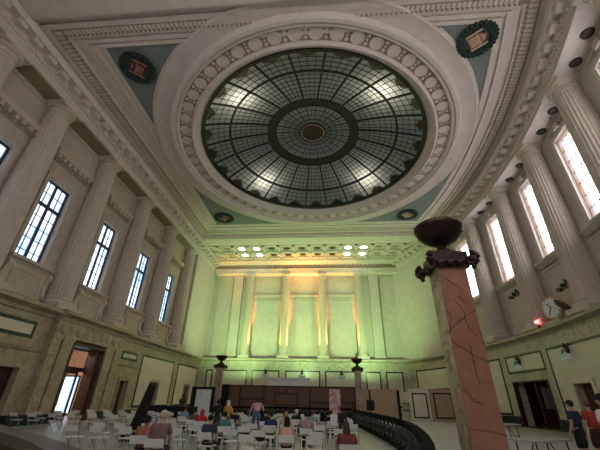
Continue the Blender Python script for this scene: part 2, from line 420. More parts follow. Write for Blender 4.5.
for i in range(NRIB):                                       # scalloped ornament along the rim
    a = 2*pi*i/NRIB; mb = MB(); pts = []
    for k in range(9):
        t = -1+2*k/8; pts.append((10.3-.75*(1-t*t)*(1 if k % 2 == 0 else .8), a+t*.085))
    n = len(pts); vs = [cx(r,b,-.01) for r,b in pts]+[cx(r,b,-.04) for r,b in pts]
    mb.add(vs, [tuple(range(n)), tuple(range(2*n-1,n-1,-1))]+[(j,(j+1)%n,n+(j+1)%n,n+j) for j in range(n)])
    mb.build('scallop', M['scallop'], dome)

# ---- beams and coffered strips at the far and near ends
def beam(ya, yb, name):
    mb = MB(); y = min(ya,yb); z = max(ya,yb)
    mb.box(XL+1, XR((ya+yb)/2)-.6, y, z, 22.0, Z_CEIL+.05); s_ = 1 if yb > ya else -1
    e = sorted((ya, ya-s_*.28)); mb.box(XL+1, XR(ya)-.6, e[0], e[1], 22.28, Z_CEIL)
    e = sorted((ya, ya-s_*.14)); mb.box(XL+1, XR(ya)-.6, e[0], e[1], 22.1, 22.28)
    return struct(name, mb, M['ceiling'])
beam(41.0, 43.3, 'trim_22'); beam(10.0, 7.6, 'trim_23')
LX = [-15.25+2.34*i for i in range(12)]; LY = [44.72, 47.15]
def coffers(y0, y1, lys, name):
    mb = MB(); mb.box(XL+.5, 15.5, y0, y1, 22.22, 22.6)
    xs = [x-1.17 for x in LX]+[LX[-1]+1.17]
    for x in xs: mb.box(x-.2, x+.2, y0, y1, 21.9, 22.25)
    for y in [lys[0]-1.2, (lys[0]+lys[1])/2, lys[1]+1.15]: mb.box(XL+.5, 15., y-.22, y+.22, 21.9, 22.25)
    for x in LX:
        for y in lys: mb.outline(x-.97, x+.97, 0, 0, 0, 0, 0) if False else mb.ringlathe([(.62,22.2),(.62,22.1),(.74,22.1),(.78,22.24)], (x,y,0), 20)
    return struct(name, mb, M['ceiling'])
coffers(43.3, 51.5, LY, 'trim_24'); coffers(Y0, 7.6, [2.2,4.7], 'trim_25')
k_on = {0:'on'}
for ri, y in enumerate(LY):
    for ci, x in enumerate(LX):
        if ci in (0, 10, 11) : 
            continue
        on = ci in (1,2,8,9)
        e = empty('recessed_light', (x,y,22.06), '%s recessed light, %s from the left in the %s ceiling row' % ('glowing' if on else 'unlit', ORD[ci], ['nearer','farther'][ri]), 'ceiling light', 'recessed lights above the far wall')
        MB().lathe([(.6,.14),(.6,.02),(.52,.0)], (x,y,22.06), 20).build('diffuser', M['lamp_on'] if on else M['lamp_off'], e)
        MB().ringlathe([(.52,-.02),(.52,.1),(.66,.1),(.66,-.0)], (x,y,22.06), 20).build('rim', M['gold'], e)
# relief squares in the outer coffers
mb = MB()
for y in LY:
    for ci in (0,10,11):
        for q in range(5): mb.ball((LX[ci]-.4+.2*q, y+(.12 if q%2 else -.12), 22.18), (.16,.2,.08), 8, 5)
struct('trim_26', mb, M['ornament'])

# ------------------------------------------------------------------ columns
def column_parts(root, r0, r1, z0, z1, fn, s, d, seat):
    x, y, _ = fn((s, d, 0)); c = (x, y, 0)
    b = MB(); w = r0*1.32
    b.box(x-w, x+w, y-w, y+w, z0, z0+.35)
    b.lathe([(w,z0+.35),(w*1.0,z0+.5),(w*.94,z0+.6),(r0*1.1,z0+.66),(r0*1.16,z0+.76),(r0*1.12,z0+.84),(r0*1.02,z0+.9)], c, 32)
    b.build('base', M['column'], root, smooth=True)
    h = z1-z0; pr = []
    for i in range(9):
        t = i/8; r = r0+(r1-r0)*(t**1.6); pr.append((r, z0+.88+(h-1.75)*t))
    MB().lathe(pr, c, 96, flute=24, fd=.055).build('shaft', M['column'], root)
    k = MB(); zz = z1-.9
    k.lathe([(r1*.99,zz),(r1*.99,zz+.12),(r1*1.1,zz+.16),(r1*1.1,zz+.22),(r1,zz+.26),(r1*1.0,zz+.45),(r1*1.16,zz+.5),(r1*1.3,zz+.62),(r1*1.34,zz+.68)], c, 32)
    for i in range(24):
        a = 2*pi*i/24; k.ball((x+r1*1.2*cos(a), y+r1*1.2*sin(a), zz+.56), (.07,.07,.09), 6, 4)
    w = r1*1.36; k.box(x-w, x+w, y-w, y+w, zz+.68, z1+.0)
    k.build('capital', M['column'], root, smooth=True)
for i, y in enumerate(COLL):
    if y < 6: continue
    p = left((y,0,6.9)); e = empty('fluted_column', p, 'fluted stone column on the left window wall, %s from the far end' % ORD[i+1], 'column', 'columns of the left wall')
    column_parts(e, .86, .72, 6.9, Z_SOF, left, y, 0, 0)
for i, y in enumerate(COLR):
    if y < 6: continue
    p = right((y,0,6.9)); e = empty('fluted_column', p, 'fluted stone column on the curved right wall, %s from the far end' % ORD[i+1], 'column', 'columns of the right wall')
    column_parts(e, .86, .72, 6.9, Z_SOF, right, y, 0, 0)
FCX = [-12.35, -6.5, -.58, 5.2]; ZF = 19.9
for i, x in enumerate(FCX):
    p = far((x,-.95,6.9)); e = empty('fluted_column', p, 'green-lit round column on the far wall, %s from the left' % ORD[i+1], 'column', 'columns of the far wall')
    column_parts(e, .62, .54, 6.9, ZF, far, x, -.95, 0)
PX = [-14.45, 7.65]
for i, x in enumerate(PX):
    e = empty('flat_pilaster', far((x,-1.5,6.9)), 'flat pilaster on the far wall beside the %s column' % ['leftmost','rightmost'][i], 'pilaster')
    MB(far).box(x-.85,x+.85,-1.88,-1.1,6.9,7.5).build('base', M['plaster_r'], e)
    MB(far).box(x-.72,x+.72,-1.88,-1.2,7.5,19.3).build('shaft', M['plaster_r'], e)
    MB(far).box(x-.8,x+.8,-1.88,-1.1,19.3,19.9).build('capital', M['plaster_r'], e)
# far entablature with acanthus frieze, wall mouldings
mb = MB(far).sweep([(-2.2,19.9),(-.35,19.9),(-.35,20.25),(-.28,20.25),(-.28,20.55),(-.2,20.6),(-.4,20.7),(-.4,21.35),(-.1,21.45),(.0,21.6),(.45,21.7),(.5,21.85),(.5,22.3),(-2.2,22.3)], -18.4, 12.2)
struct('trim_27', mb, M['ceiling'])
mb = MB(far)
for i in range(44):
    x = -18+.68*i
    mb.ball((x,-.38,21.05), (.3,.12,.26), 8, 6); mb.ball((x+.34,-.36,20.9), (.14,.12,.18), 8, 6)
struct('trim_28', mb, M['ornament'])
mb = MB(far)
bays = [(-11.7,-7.15),(-5.85,-1.25),(.1,4.55)]
for a, b_ in bays:
    mb.box(a,b_,-1.92,-1.75,16.35,16.75); mb.box(a,b_,-1.92,-1.82,16.0,16.1); mb.outline(a+.15,b_-.15,7.6,15.8,-1.92,-1.84,.12); mb.outline(a+.15,b_-.15,17,19.6,-1.92,-1.84,.12)
mb.box(-17.9,-15.5,-1.92,-1.7,7.0,19.8); mb.box(8.7,11.2,-1.92,-1.7,7.0,19.8)
struct('trim_29', mb, M['plaster_r'])

# ------------------------------------------------------------------ windows
def window_left(i, y):
    o = MB(left).outline(y-WWL/2-.3, y+WWL/2+.3, WZL[0]-.02, WZL[1]+.35, -.52, -.36, .3).build('window_%d' % i, M['plaster'], kind='structure')
    z0, z1 = WZL; h = z1-z0; zt = z0+h*.69
    f = MB(left).outline(y-WWL/2, y+WWL/2, z0, z1, -.92, -.74, .13)
    f.box(y-.09, y+.09, -.9, -.74, z0, z1); f.box(y-WWL/2, y+WWL/2, -.92, -.7, zt-.11, zt+.11)
    f.build('window_frame', M['frame_dark'], o)
    MB(left).box(y-WWL/2+.1, y+WWL/2-.1, -.9, -.86, z0+.1, z1-.1).build('pane', M['paneL'], o)
    m = MB(left)
    for s in (-1,1): m.box(y+s*.56-.02, y+s*.56+.02, -.86, -.78, z0, z1)
    for k in range(1,5): m.box(y-WWL/2, y+WWL/2, -.86, -.79, z0+(zt-z0)*k/5-.02, z0+(zt-z0)*k/5+.02)
    m.box(y-WWL/2, y+WWL/2, -.86, -.79, (zt+z1)/2-.02, (zt+z1)/2+.02)
    m.build('muntins', M['frame_dark'], o)
    s = MB(left).sweep([(-.5,8.95),(-.05,8.95),(.1,9.15),(.25,9.2),(.25,9.4),(-.5,9.45)], y-1.75, y+1.75)
    s.box(y-1.55,y+1.55,-.5,.0,6.88,8.95); s.outline(y-1.2,y+1.2,7.2,8.7,-.02,.06,.1)
    s.build('window_sill', M['plaster'], o)
    c = MB(left)
    for q in (-1.75,1.45): c.sweep([(-.3,7.5),(.1,7.3),(.22,7.5),(.08,7.8),(.02,8.2),(.12,8.5),(.28,8.75),(.22,8.95),(-.3,8.95)], y+q, y+q+.3)
    c.build('console', M['column'], o)
    hd = MB(left).sweep([(-.5,17.0),(-.35,17.0),(-.3,17.2),(.15,17.35),(.22,17.7),(-.5,17.75)], y-1.95, y+1.95)
    for k in range(7): hd.box(y-1.75+.54*k, y-1.52+.54*k, -.4, .1, 17.02, 17.34)
    hd.outline(y-1.9,y+1.9,18.2,20.1,-.52,-.42,.12)
    hd.build('hood', M['plaster'], o)
for i, y in enumerate(WINL): window_left(i+1, y)
def window_right(i, y):
    z0, z1 = WZR
    o = MB(right).outline(y-WWR/2-.32, y+WWR/2+.32, z0-.3, z1+.36, -.72, -.58, .3).build('window_%d' % i, M['frame_white'], kind='structure')
    f = MB(right).outline(y-WWR/2, y+WWR/2, z0, z1, -.98, -.82, .08); f.build('window_frame', M['frame_white'], o)
    MB(right).box(y-WWR/2+.06, y+WWR/2-.06, -.97, -.93, z0+.06, z1-.06, 1).build('pane', M['paneR'], o)
    MB(right).outline(y-WWR/2+.09, y+WWR/2-.09, z0+.09, z1-.09, -.93, -.91, .24).build('stained_border', M['stain'], o)
    m = MB(right)
    m.box(y-.035,y+.035,-.93,-.89,z0+.26,z1-.26); 
    for q in (-.61,.61): m.box(y+q-.03,y+q+.03,-.93,-.89,z0,z1)
    for k in range(1,7): m.box(y-WWR/2,y+WWR/2,-.93,-.89,z0+(z1-z0)*k/7-.035,z0+(z1-z0)*k/7+.035)
    m.build('muntins', M['leading'], o)
    s = MB(right).sweep([(-.7,11.6),(-.45,11.6),(-.25,11.75),(-.1,11.85),(-.1,12.05),(-.7,12.1)], y-1.95, y+1.95)
    s.outline(y-1.9,y+1.9,7.4,11.4,-.72,-.62,.1)
    s.build('window_sill', M['plaster_r'], o)
    k = MB(right).box(y-.3,y+.3,-.6,-.35,z1+.4,z1+.85); k.box(y-1.4,y+1.4,-.7,-.5,z1+.75,z1+.9); k.build('keystone', M['column'], o)
for i, y in enumerate(WINR): window_right(i+7, y)
# garland reliefs below the right windows
for i, (y, z) in enumerate([(31.2,10.9),(24.8,9.7)]):
    p = right((y,-.7,z)); e = empty('wall_garland', p, 'dark leafy garland relief under the right-hand window, %s the gold clock' % ['left of','just above'][i], 'relief')
    m = MB(right)
    for k in range(9): m.ball((y-.75+.18*k, -.6, .12*sin(k*2.1)+.1-.06*abs(k-4)+z), (.11,.08,.17), 7, 5)
    m.build('leaves', M['iron'], e)
    m = MB(right).box(y-1.25,y+1.25,-.72,-.62,z-.28,z-.2); m.box(y+.9,y+1.3,-.72,-.6,z-.2,z+.0); m.build('bar', M['leading'], e)
# round soffit lamps on the right
lamps = [12.06,13.9,17.73,19.82,23.97,26.04,30.26,32.1,36.6,38.6]
for i, y in enumerate(sorted(lamps, reverse=True)):
    x = XR(y)+.1
    e = empty('soffit_lamp', (x,y,Z_SOF-.1), 'dark round lamp under the right cornice, %s from the far end' % ORD[i+1], 'ceiling lamp', 'soffit lamps on the right')
    MB().lathe([(.27,.1),(.29,.04),(.23,.0)], (x,y,Z_SOF-.1), 18).build('lens', M['lamp_off'], e)
    MB().ringlathe([(.27,.1),(.27,-.01),(.33,.0),(.35,.1)], (x,y,Z_SOF-.1), 18).build('rim', M['bronze'], e)

# added glowing panels shaped as windows, unseen behind the viewer, to light the hall
for i, x in enumerate([-6.5,-1,4.5,10]):
    o = MB().box(x-1.25,x+1.25,Y0,Y0+.1,9.2,17.2).build('window_%d' % (20+i), M['frame_white'], kind='structure')
    MB().box(x-1.1,x+1.1,Y0+.1,Y0+.14,9.4,17.).build('pane', M['pane_fill'], o)

# ------------------------------------------------------------------ lower walls: panels, doors, portal
B = MB(left)
for a,b_,z0,z1 in [(12.0,19.9,4.75,5.75),(30.0,32.6,4.6,5.35),(33.6,41.3,.7,5.45),(42.4,49.2,.7,5.45),(10,16.2,.9,4.2)]: B.outline(a,b_,z0,z1,.76,.83,.2)
struct('trim_30', B, M['green_marble'])
B = MB(left)
for a,b_,z0,z1 in [(12.2,19.7,4.95,5.55),(30.2,32.4,4.8,5.15)]: B.box(a,b_,.77,.81,z0,z1)
for a,b_ in [(33.8,36.2),(38.2,41.1),(42.6,45.2),(47.1,49.0)]: B.box(a,b_,.77,.805,.9,5.25)
B.box(36.2,38.2,.77,.805,3.2,5.25); B.box(45.2,47.1,.77,.805,3.2,5.25)
struct('trim_31', B, M['marble_pale'])
B = MB(left)
for a,b_ in [(Y0,17.3),(19.8,23.1),(27,30.6),(32,36.4),(38,45.4),(46.9,49)]: B.box(a,b_,.78,.86 if not (19<a<28) else 1.3,0,.55)
struct('baseboard_left', B, M['green_marble'])
# string course
B = MB(left)
for a,b_ in [(8,20.9),(29.4,33.2)]: B.sweep([(.78,4.0),(.9,4.05),(.95,4.2),(.78,4.25)], a, b_)
for y0,y1,zt in [(17.3,19.8,3.05),(30.6,32,2.9),(36.4,38,3.0),(45.4,46.9,3.0)]:
    B.box(y0-.22,y0,.78,.9,0,zt+.22); B.box(y1,y1+.22,.78,.9,0,zt+.22); B.box(y0,y1,.78,.9,zt,zt+.22)
struct('trim_32', B, M['marble'])
# portal of the lit doorway
B = MB(left)
for a,b_ in [(21.1,21.9),(22.1,23.1),(27.0,28.0),(28.3,29.2)]:
    B.box(a,b_,.78,1.2,0,5.2); B.box(a-.06,b_+.06,.78,1.26,.0,.6); B.box(a-.06,b_+.06,.78,1.26,5.0,5.2)
B.box(21.9,22.1,.78,1.05,0,5.2); B.box(28.0,28.3,.78,1.05,0,5.2)
B.box(21.1,29.2,.78,1.22,5.2,6.25)
for k in range(9): B.ball((21.7+.86*k,1.22,5.72),(.3,.1,.36),10,6)
B.sweep([(.8,6.2),(1.3,6.2),(1.35,6.42),(1.55,6.5),(1.8,6.58),(1.8,6.79),(1.5,6.88),(.8,6.92)],21.0,29.3)
struct('trim_33', B, M['marble'])
B = MB(left); B.box(26.75,27.0,-.04,1.24,0,5.0); B.box(23.1,23.25,-.04,1.24,0,5.); B.box(23.25,26.75,-.04,1.24,4.85,5.0); B.box(26.6,26.75,.1,.9,0,4.85)
struct('trim_34', B, M['bronze_jamb'])
# the vestibule behind it
V = MB().box(-26,-19.6,20,32,5.4,5.6); V.box(-26.2,-26,20,32,0,5.4); V.box(-26,-19.5,19.8,20,0,5.4); V.box(-26,-19.5,32,32.2,0,5.4)
struct('wall_vestibule', V, M['vest'])
o = MB(lambda p:(p[0],32-p[1],p[2])).outline(-25.3,-23.4,.1,3.3,.0,.1,.12).build('window_30', M['frame_dark'], kind='structure')
MB().box(-25.2,-23.5,31.94,31.98,.2,3.2).build('pane', M['paneL'], o)
# glazed door leaf and transom
o = MB(left).outline(23.25,26.75,3.45,4.85,-.06,.06,.1).build('door_1', M['door_dark'], kind='structure')
MB(left).box(23.25,26.75,-.1,.15,3.25,3.5).build('transom_bar', M['door_dark'], o)
MB(left).box(23.35,26.65,-.01,.0,3.5,4.8).build('pane', M['glass'], o)
L = MB(left).outline(24.75,26.1,.02,3.25,-.04,.05,.15); L.box(24.75,26.1,-.04,.05,.02,.45)
d = L.build('door_leaf', M['door_dark'], o); MB(left).box(24.9,25.95,-.01,.0,.45,3.1).build('door_glass', M['glass'], d)
MB(left).tube([(24.82,.12,1.),(24.82,.12,1.4)],.02).build('door_handle', M['gold'], d)
def door(n, fn, a0, a1, z, m, dd):
    o = MB(fn).box(a0,a1,dd-.1,dd,0.01,z).build('door_%d' % n, m, kind='structure')
    p = MB(fn); mid = (a0+a1)/2
    for q0,q1 in ((.12*z,.42*z),(.5*z,.9*z)): p.outline(a0+.15,mid-.08,q0,q1,dd,dd+.03,.06); p.outline(mid+.08,a1-.15,q0,q1,dd,dd+.03,.06)
    p.build('panel_moulding', m, o)
    MB(fn).ball((a0+.12,dd+.05,1.05),.05).build('door_handle', M['gold'], o)
door(2,left,17.3,19.8,3.05,M['door_dark'],.5); door(3,left,30.6,32,2.9,M['door_red'],.4); door(4,left,36.4,38,3.0,M['black'],.55); door(5,left,45.4,46.9,3.0,M['door_dark'],.55)
# right side
B = MB(right)
for a,b_,z0,z1 in [(28.1,33.2,4.0,5.45),(21.2,27.5,.8,5.45),(34.0,36.5,.8,5.45),(37.2,41.5,.8,5.45),(12.5,20.2,.8,5.45),(42.6,48.8,3.0,5.45)]: B.outline(a,b_,z0,z1,.76,.83,.17)
struct('trim_35', B, M['green_marble'])
B = MB(right)
B.box(28.27,33.03,.77,.81,4.17,5.28); B.box(21.37,23.4,.77,.81,.97,5.28); B.box(25.9,27.33,.77,.81,.97,5.28); B.box(23.4,25.9,.77,.81,3.2,5.28); B.box(12.7,20.03,.77,.81,.97,5.28); B.box(34.17,36.33,.77,.81,.97,5.28); B.box(37.37,41.33,.77,.81,.97,5.28); B.box(42.77,48.63,.77,.81,3.17,5.28)
struct('trim_36', B, M['marble_pale'])
B = MB(right)
for a,b_ in [(Y0,23.7),(25.6,28.4),(33,49)]: B.box(a,b_,.78,.86,0,.75)
struct('baseboard_right', B, M['green_marble'])
B = MB(right); B.outline(23.45,25.85,.0,3.2,.78,.92,.25); struct('trim_37', B, M['marble_pale'])
door(6,right,23.7,25.6,2.95,M['door_red'],.3)
# dark room behind the wide right doorway, with an open leaf
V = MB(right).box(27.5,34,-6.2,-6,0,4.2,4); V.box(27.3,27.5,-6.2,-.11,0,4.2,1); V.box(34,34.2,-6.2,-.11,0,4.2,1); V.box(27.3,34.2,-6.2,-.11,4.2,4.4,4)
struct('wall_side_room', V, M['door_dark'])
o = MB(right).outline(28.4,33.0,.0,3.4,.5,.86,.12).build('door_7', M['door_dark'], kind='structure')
l = MB(right).box(30.2,30.32,-.6,.75,.02,3.2,1).build('door_leaf', M['door_dark'], o); MB(right).box(30.17,30.2,-.2,.4,1.4,2.9,1).build('door_glass', flat('grey door glass',(.22,.22,.26),.15), l)
# far lower wall panels
B = MB(far)
FP = [(-17.5,-16.55),(-15.3,-11.5),(-10.8,-6.85),(-6.0,-1.05),(-.35,3.95),(5.3,7.35),(8.05,10.4)]
for a,b_ in FP: B.outline(a,b_,1.0,5.3,-.42,-.34,.17)
struct('trim_38', B, M['green_marble'])
B = MB(far)
for a,b_ in FP: B.box(a+.17,b_-.17,-.42,-.37,1.17,5.13)
struct('trim_39', B, M['marble_pale'])

# ------------------------------------------------------------------ wall sconces
def sconce(fn, s, z, d, label, lit=True):
    e = empty('wall_sconce', fn((s,d,z)), label, 'wall lamp', 'sconces of the hall')
    B = MB(fn).ball((s,d+.05,z+.25),(.16,.08,.3)); 
    for q in (-1,1): B.tube([(s,d+.05,z+.2),(s+q*.18,d+.25,z+.28),(s+q*.3,d+.3,z+.05),(s+q*.3,d+.3,z-.05)],.035,6)
    B.tube([(s,d+.05,z+.1),(s,d+.4,z+.15),(s,d+.42,z-.1)],.04,6); B.ball((s,d+.2,z+.5),(.12,.1,.18))
    B.build('bracket', M['iron'], e)
    for q in (-.3,0,.3): MB(fn).ball((s+q,d+(.3 if q else .42),z-.22),(.15,.15,.19)).build('globe', M['globe'], e)
M['globe'] = emis('lamp globe', (.8,1.,.85), .12)
for x, n in [(-8.83,'left'),(-3.6,'middle'),(1.95,'right')]: sconce(far, x, 4.75, -.34, 'dark iron wall sconce, %s of the three on the far wall' % n)
sconce(right, 31.2, 4.65, .83, 'small iron sconce on the panel above the wide dark doorway')
sconce(right, 24.9, 4.8, .83, 'iron sconce with pale globes above the single red brown door')

# ------------------------------------------------------------------ clock, exit sign
y, z = 25.3, 6.9; xk = XR(y)-.55
e = empty('mantel_clock', (xk,y,z), 'round gold-cased clock with a dark eagle ornament on the right ledge', 'clock')
N = Vector((-1,-.25,.0)).normalized()
def disc(mb, c, n, r, t, seg=28):
    n = Vector(n).normalized(); u = n.cross(Vector((0,0,1))).normalized(); w = u.cross(n); c = Vector(c)
    vs = [tuple(c+(u*cos(2*pi*i/seg)+w*sin(2*pi*i/seg))*r) for i in range(seg)]+[tuple(c+n*t+(u*cos(2*pi*i/seg)+w*sin(2*pi*i/seg))*r) for i in range(seg)]
    return mb.add(vs, [tuple(range(seg)), tuple(range(2*seg-1,seg-1,-1))]+[(i,(i+1)%seg,seg+(i+1)%seg,seg+i) for i in range(seg)])
cc = Vector((xk,y,z+1.12))
disc(MB(), cc-N*.2, N, .84, .4).build('case', M['gold'], e)
face = disc(MB(), cc+N*.2, N, .72, .03).build('dial', M['white'], e)
h = MB(); u = N.cross(Vector((0,0,1))).normalized()
for ang, ln in ((.6,.38),(2.6,.55)):
    dvec = u*sin(ang)+Vector((0,0,1))*cos(ang); h.tube([cc+N*.25-dvec*.05, cc+N*.25+dvec*ln],.03,6)
for k in range(12):
    dvec = u*sin(k*pi/6)+Vector((0,0,1))*cos(k*pi/6); h.tube([cc+N*.24+dvec*.62, cc+N*.24+dvec*.7],.025,5)
h.build('hands', M['iron'], e)
b_ = MB(); b_.box(xk-.5,xk+.5,y-.95,y+.95,z-.02,z+.18); b_.build('plinth', M['column'], e); b_ = MB(); b_.sweep([(xk-.3,z+.15),(xk+.3,z+.15),(xk+.25,z+.5),(xk-.25,z+.5)],y-.6,y+.6)
b_.build('pedestal', M['column'], e)
g = MB(); ym = y-.9                                        # eagle at the right of the dial
g.tube([(xk-.1,ym+.35,z+1.5),(xk-.15,ym-.0,z+1.25),(xk-.15,ym-.5,z+.85),(xk-.15,ym-1.0,z+.5),(xk-.15,ym-1.4,z+.32)],[.1,.2,.24,.2,.08],8)
for k in range(6): g.tube([(xk-.1,ym-.0-.18*k,z+1.2-.14*k),(xk-.1,ym-.35-.18*k,z+.62-.09*k)],[.07,.03],5)
g.ball((xk-.15,ym-1.3,z+.5),(.15,.18,.14)); g.tube([(xk-.15,ym-.9,z+.5),(xk-.15,ym-1.0,z-.0)],.06,6)
g.build('eagle', M['bronze'], e)
y, z = 27.0, 7.32; xk = XR(y)-1.0
e = empty('exit_sign', (xk,y,z-.42), 'small glowing red exit sign standing on the right ledge', 'sign')
MB().box(xk-.06,xk+.06,y-.04,y+.04,6.8,z-.18).build('post', M['iron'], e)
MB().box(xk-.06,xk+.06,y-.34,y+.34,z-.2,z+.2).build('box', emis('exit red', (1.,.10,.10), 1.6), e)
cu = bpy.data.curves.new('letters','FONT'); cu.body = 'EXIT'; cu.size = .3; cu.extrude = .01; cu.align_x = 'CENTER'; cu.align_y = 'CENTER'
t = bpy.data.objects.new('letters', cu); COL.objects.link(t)
dg = bpy.context.evaluated_depsgraph_get(); me = bpy.data.meshes.new_from_object(t.evaluated_get(dg)); bpy.data.objects.remove(t)
me.materials.append(emis('exit letters', (1.,.75,.72), 1.6)); t = bpy.data.objects.new('lettering', me); COL.objects.link(t); t.parent = e
t.location = (-.075,0,.42); t.rotation_euler = (pi/2,0,-pi/2)

# ------------------------------------------------------------------ ceiling medallions
for (x,y), lab in [((-13.2,13.95),'dark wreath medallion in the near left corner of the ceiling'),((10.15,13.4),'wreath medallion with a copper shield in the near right ceiling corner'),((-13.17,35.7),'dark wreath medallion in the far left corner of the ceiling'),((10.45,35.95),'green wreath medallion in the far right corner of the ceiling')]:
    z = Z_CEIL-.03; e = empty('ceiling_medallion', (x,y,z), lab, 'medallion', 'wreath medallions of the ceiling')
    W = MB()
    for k in range(26):
        a = 2*pi*k/26
        for rr, q in ((1.15,.15),(.98,.13),(.86,.1)): W.ball((x+rr*cos(a+rr), y+rr*sin(a+rr), z-.14), (q,q,.12), 7, 5)
    W.build('wreath', M['wreath'], e, smooth=True)
    MB().lathe([(.98,.0),(.98,-.06),(.9,-.08)],(x,y,z),28).build('ground', M['shield_ground'], e)
    hx, hy = (1 if x > 0 else -1), -1
    ang = 0.9*hx; ca, sa = cos(ang), sin(ang)
    def rot(p): return (x+p[0]*ca-p[1]*sa, y+p[0]*sa+p[1]*ca, p[2])
    S = MB(rot); pts = [(-.42,.5),(.42,.5),(.45,.1),(.32,-.3),(0,-.62),(-.32,-.3),(-.45,.1)]; n = len(pts)
    S.add([(a,b,z-.06) for a,b in pts]+[(a,b,z-.16) for a,b in pts], [tuple(range(n)),tuple(range(2*n-1,n-1,-1))]+[(i,(i+1)%n,n+(i+1)%n,n+i) for i in range(n)])
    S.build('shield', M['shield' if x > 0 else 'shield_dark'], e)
    S = MB(rot)
    for k in range(5): S.box(-.32+.14*k,-.25+.14*k,-.1,.4,z-.2,z-.15)
    S.box(-.45,.45,-.16,-.06,z-.21,z-.15); S.box(-.6,-.5,-.5,.55,z-.18,z-.1); S.box(.5,.6,-.5,.55,z-.18,z-.1); S.box(-.22,.22,-.42,-.34,z-.2,z-.15)
    S.build('emblem_bars', M['gold' if x > 0 else 'shield'], e)

# ------------------------------------------------------------------ marble pillars with bronze urns
M['pale_slab'] = mat('pale mottled slab', (.46,.36,.27), .4, (.30,.20,.14), 3., vein=(.14,.08,.05), vscale=1.4)
M['crack'] = mat('dark marble vein', (.07,.025,.02), .5)
CRACKS = [[(-0.35, 2.83), (-0.03, 3.07), (0.3, 3.3)], [(-0.33, 2.7), (-0.06, 2.52), (0.32, 2.29)], [(-0.38, 1.29), (-0.04, 1.25), (0.31, 1.19)], [(-0.07, 3.46), (0.06, 3.23), (0.07, 2.96), (0.19, 2.77)], [(-0.3, 4.01), (-0.08, 3.86), (0.13, 3.67)], [(0.03, 2.61), (0.03, 2.15), (0.05, 1.94)], [(-0.26, 3.27), (-0.2, 3.11), (-0.29, 2.83)], [(-0.21, 1.86), (-0.13, 1.7), (0.04, 1.65)], [(0.01, 3.55), (0.14, 3.42)], [(0.28, 2.88), (0.28, 2.6)]]
def pillar(x, y, label, fnt):
    s = .29; e = empty('lamp_pillar', (x,y,0), label, 'pillar', 'urn pillars of the balustrade')
    B = MB().box(x-s-.12,x+s+.12,y-s-.12,y+s+.12,0,.3); B.box(x-s-.06,x+s+.06,y-s-.06,y+s+.06,.3,.42); B.build('plinth', M['green_marble'], e)
    MB().box(x-s,x+s,y-s+.012,y+s,.42,4.2).build('shaft', M['pillar_cream'], e)  # cream sides: the light falling on them is put into the colour
    B = MB().box(x-s+.004,x+s+.001,y-s-.005,y-s+.012,.42,4.2)
    if fnt:                                                # the dark cracks running through the slab
        B.cur = 1
        for ln in CRACKS:
            pts = []
            for i in range(len(ln)-1):
                for k in range(6):
                    t = k/6; jx = random.uniform(-.012,.012); pts.append((ln[i][0]+(ln[i+1][0]-ln[i][0])*t+jx, ln[i][1]+(ln[i+1][1]-ln[i][1])*t+random.uniform(-.015,.015)))
            pts.append(ln[-1]); pts = [(max(-.284,min(.288,a)),b_) for a,b_ in pts]
            B.tube([(x+a, y-s-.003, b_) for a,b_ in pts], [.005+random.random()*.006 for _ in pts], 6)
    B.build('marble_slab', [M['pink'], M['crack']] if fnt else M['pale_slab'], e)
    B = MB().box(x-s-.07,x+s+.07,y-s-.07,y+s+.07,4.28,4.5); B.box(x-s-.03,x+s+.03,y-s-.03,y+s+.03,4.18,4.3)
    B.lathe([(.34,4.5),(.3,4.58),(.16,4.64),(.1,4.72),(.12,4.8)],(x,y,0),20)
    for sx in (-1,1):
        for sy in (-1,1):
            px, py = x+sx*(s+.12), y+sy*(s+.12)
            pts = []
            for k in range(14):
                a = pi*.5-k*.5; r = .15*(1-k/18); pts.append((px+sx*.7*(r*cos(a)), py+sy*.7*(r*cos(a)), 4.3+r*sin(a)))
            B.tube(pts,[.055]*8+[.05]*6,7)
            B.ball((px,py,4.3),(.07,.07,.07)); B.ball((px+sx*.0,py+sy*.0,4.13),(.05,.05,.06))
    for q in (-.2,0,.2):
        B.ball((x+q,y-s-.08,4.25),(.09,.05,.09)); B.ball((x-s-.08,y+q,4.25),(.05,.09,.09)); B.ball((x+q,y+s+.08,4.25),(.09,.05,.09)); B.ball((x+s+.08,y+q,4.25),(.05,.09,.09))
    B.build('capital', M['bronze'], e, smooth=True)
    B = MB().lathe([(.09,4.74),(.13,4.8),(.2,4.83),(.36,4.92),(.47,5.04),(.535,5.18),(.54,5.24),(.52,5.27),(.46,5.22),(.28,5.1),(.01,5.05)],(x,y,0),32)
    B.build('urn', M['bronze'], e, smooth=True)
    return e
pillar(2.64, 6.88, 'tall pink marble pillar with dark bronze urn in the right foreground', 1)
pillar(-10.15, 32.6, 'slim marble urn pillar at the left end of the brown partition', 0)
pillar(2.85, 34.0, 'slim marble urn pillar at the right end of the brown partition', 0)

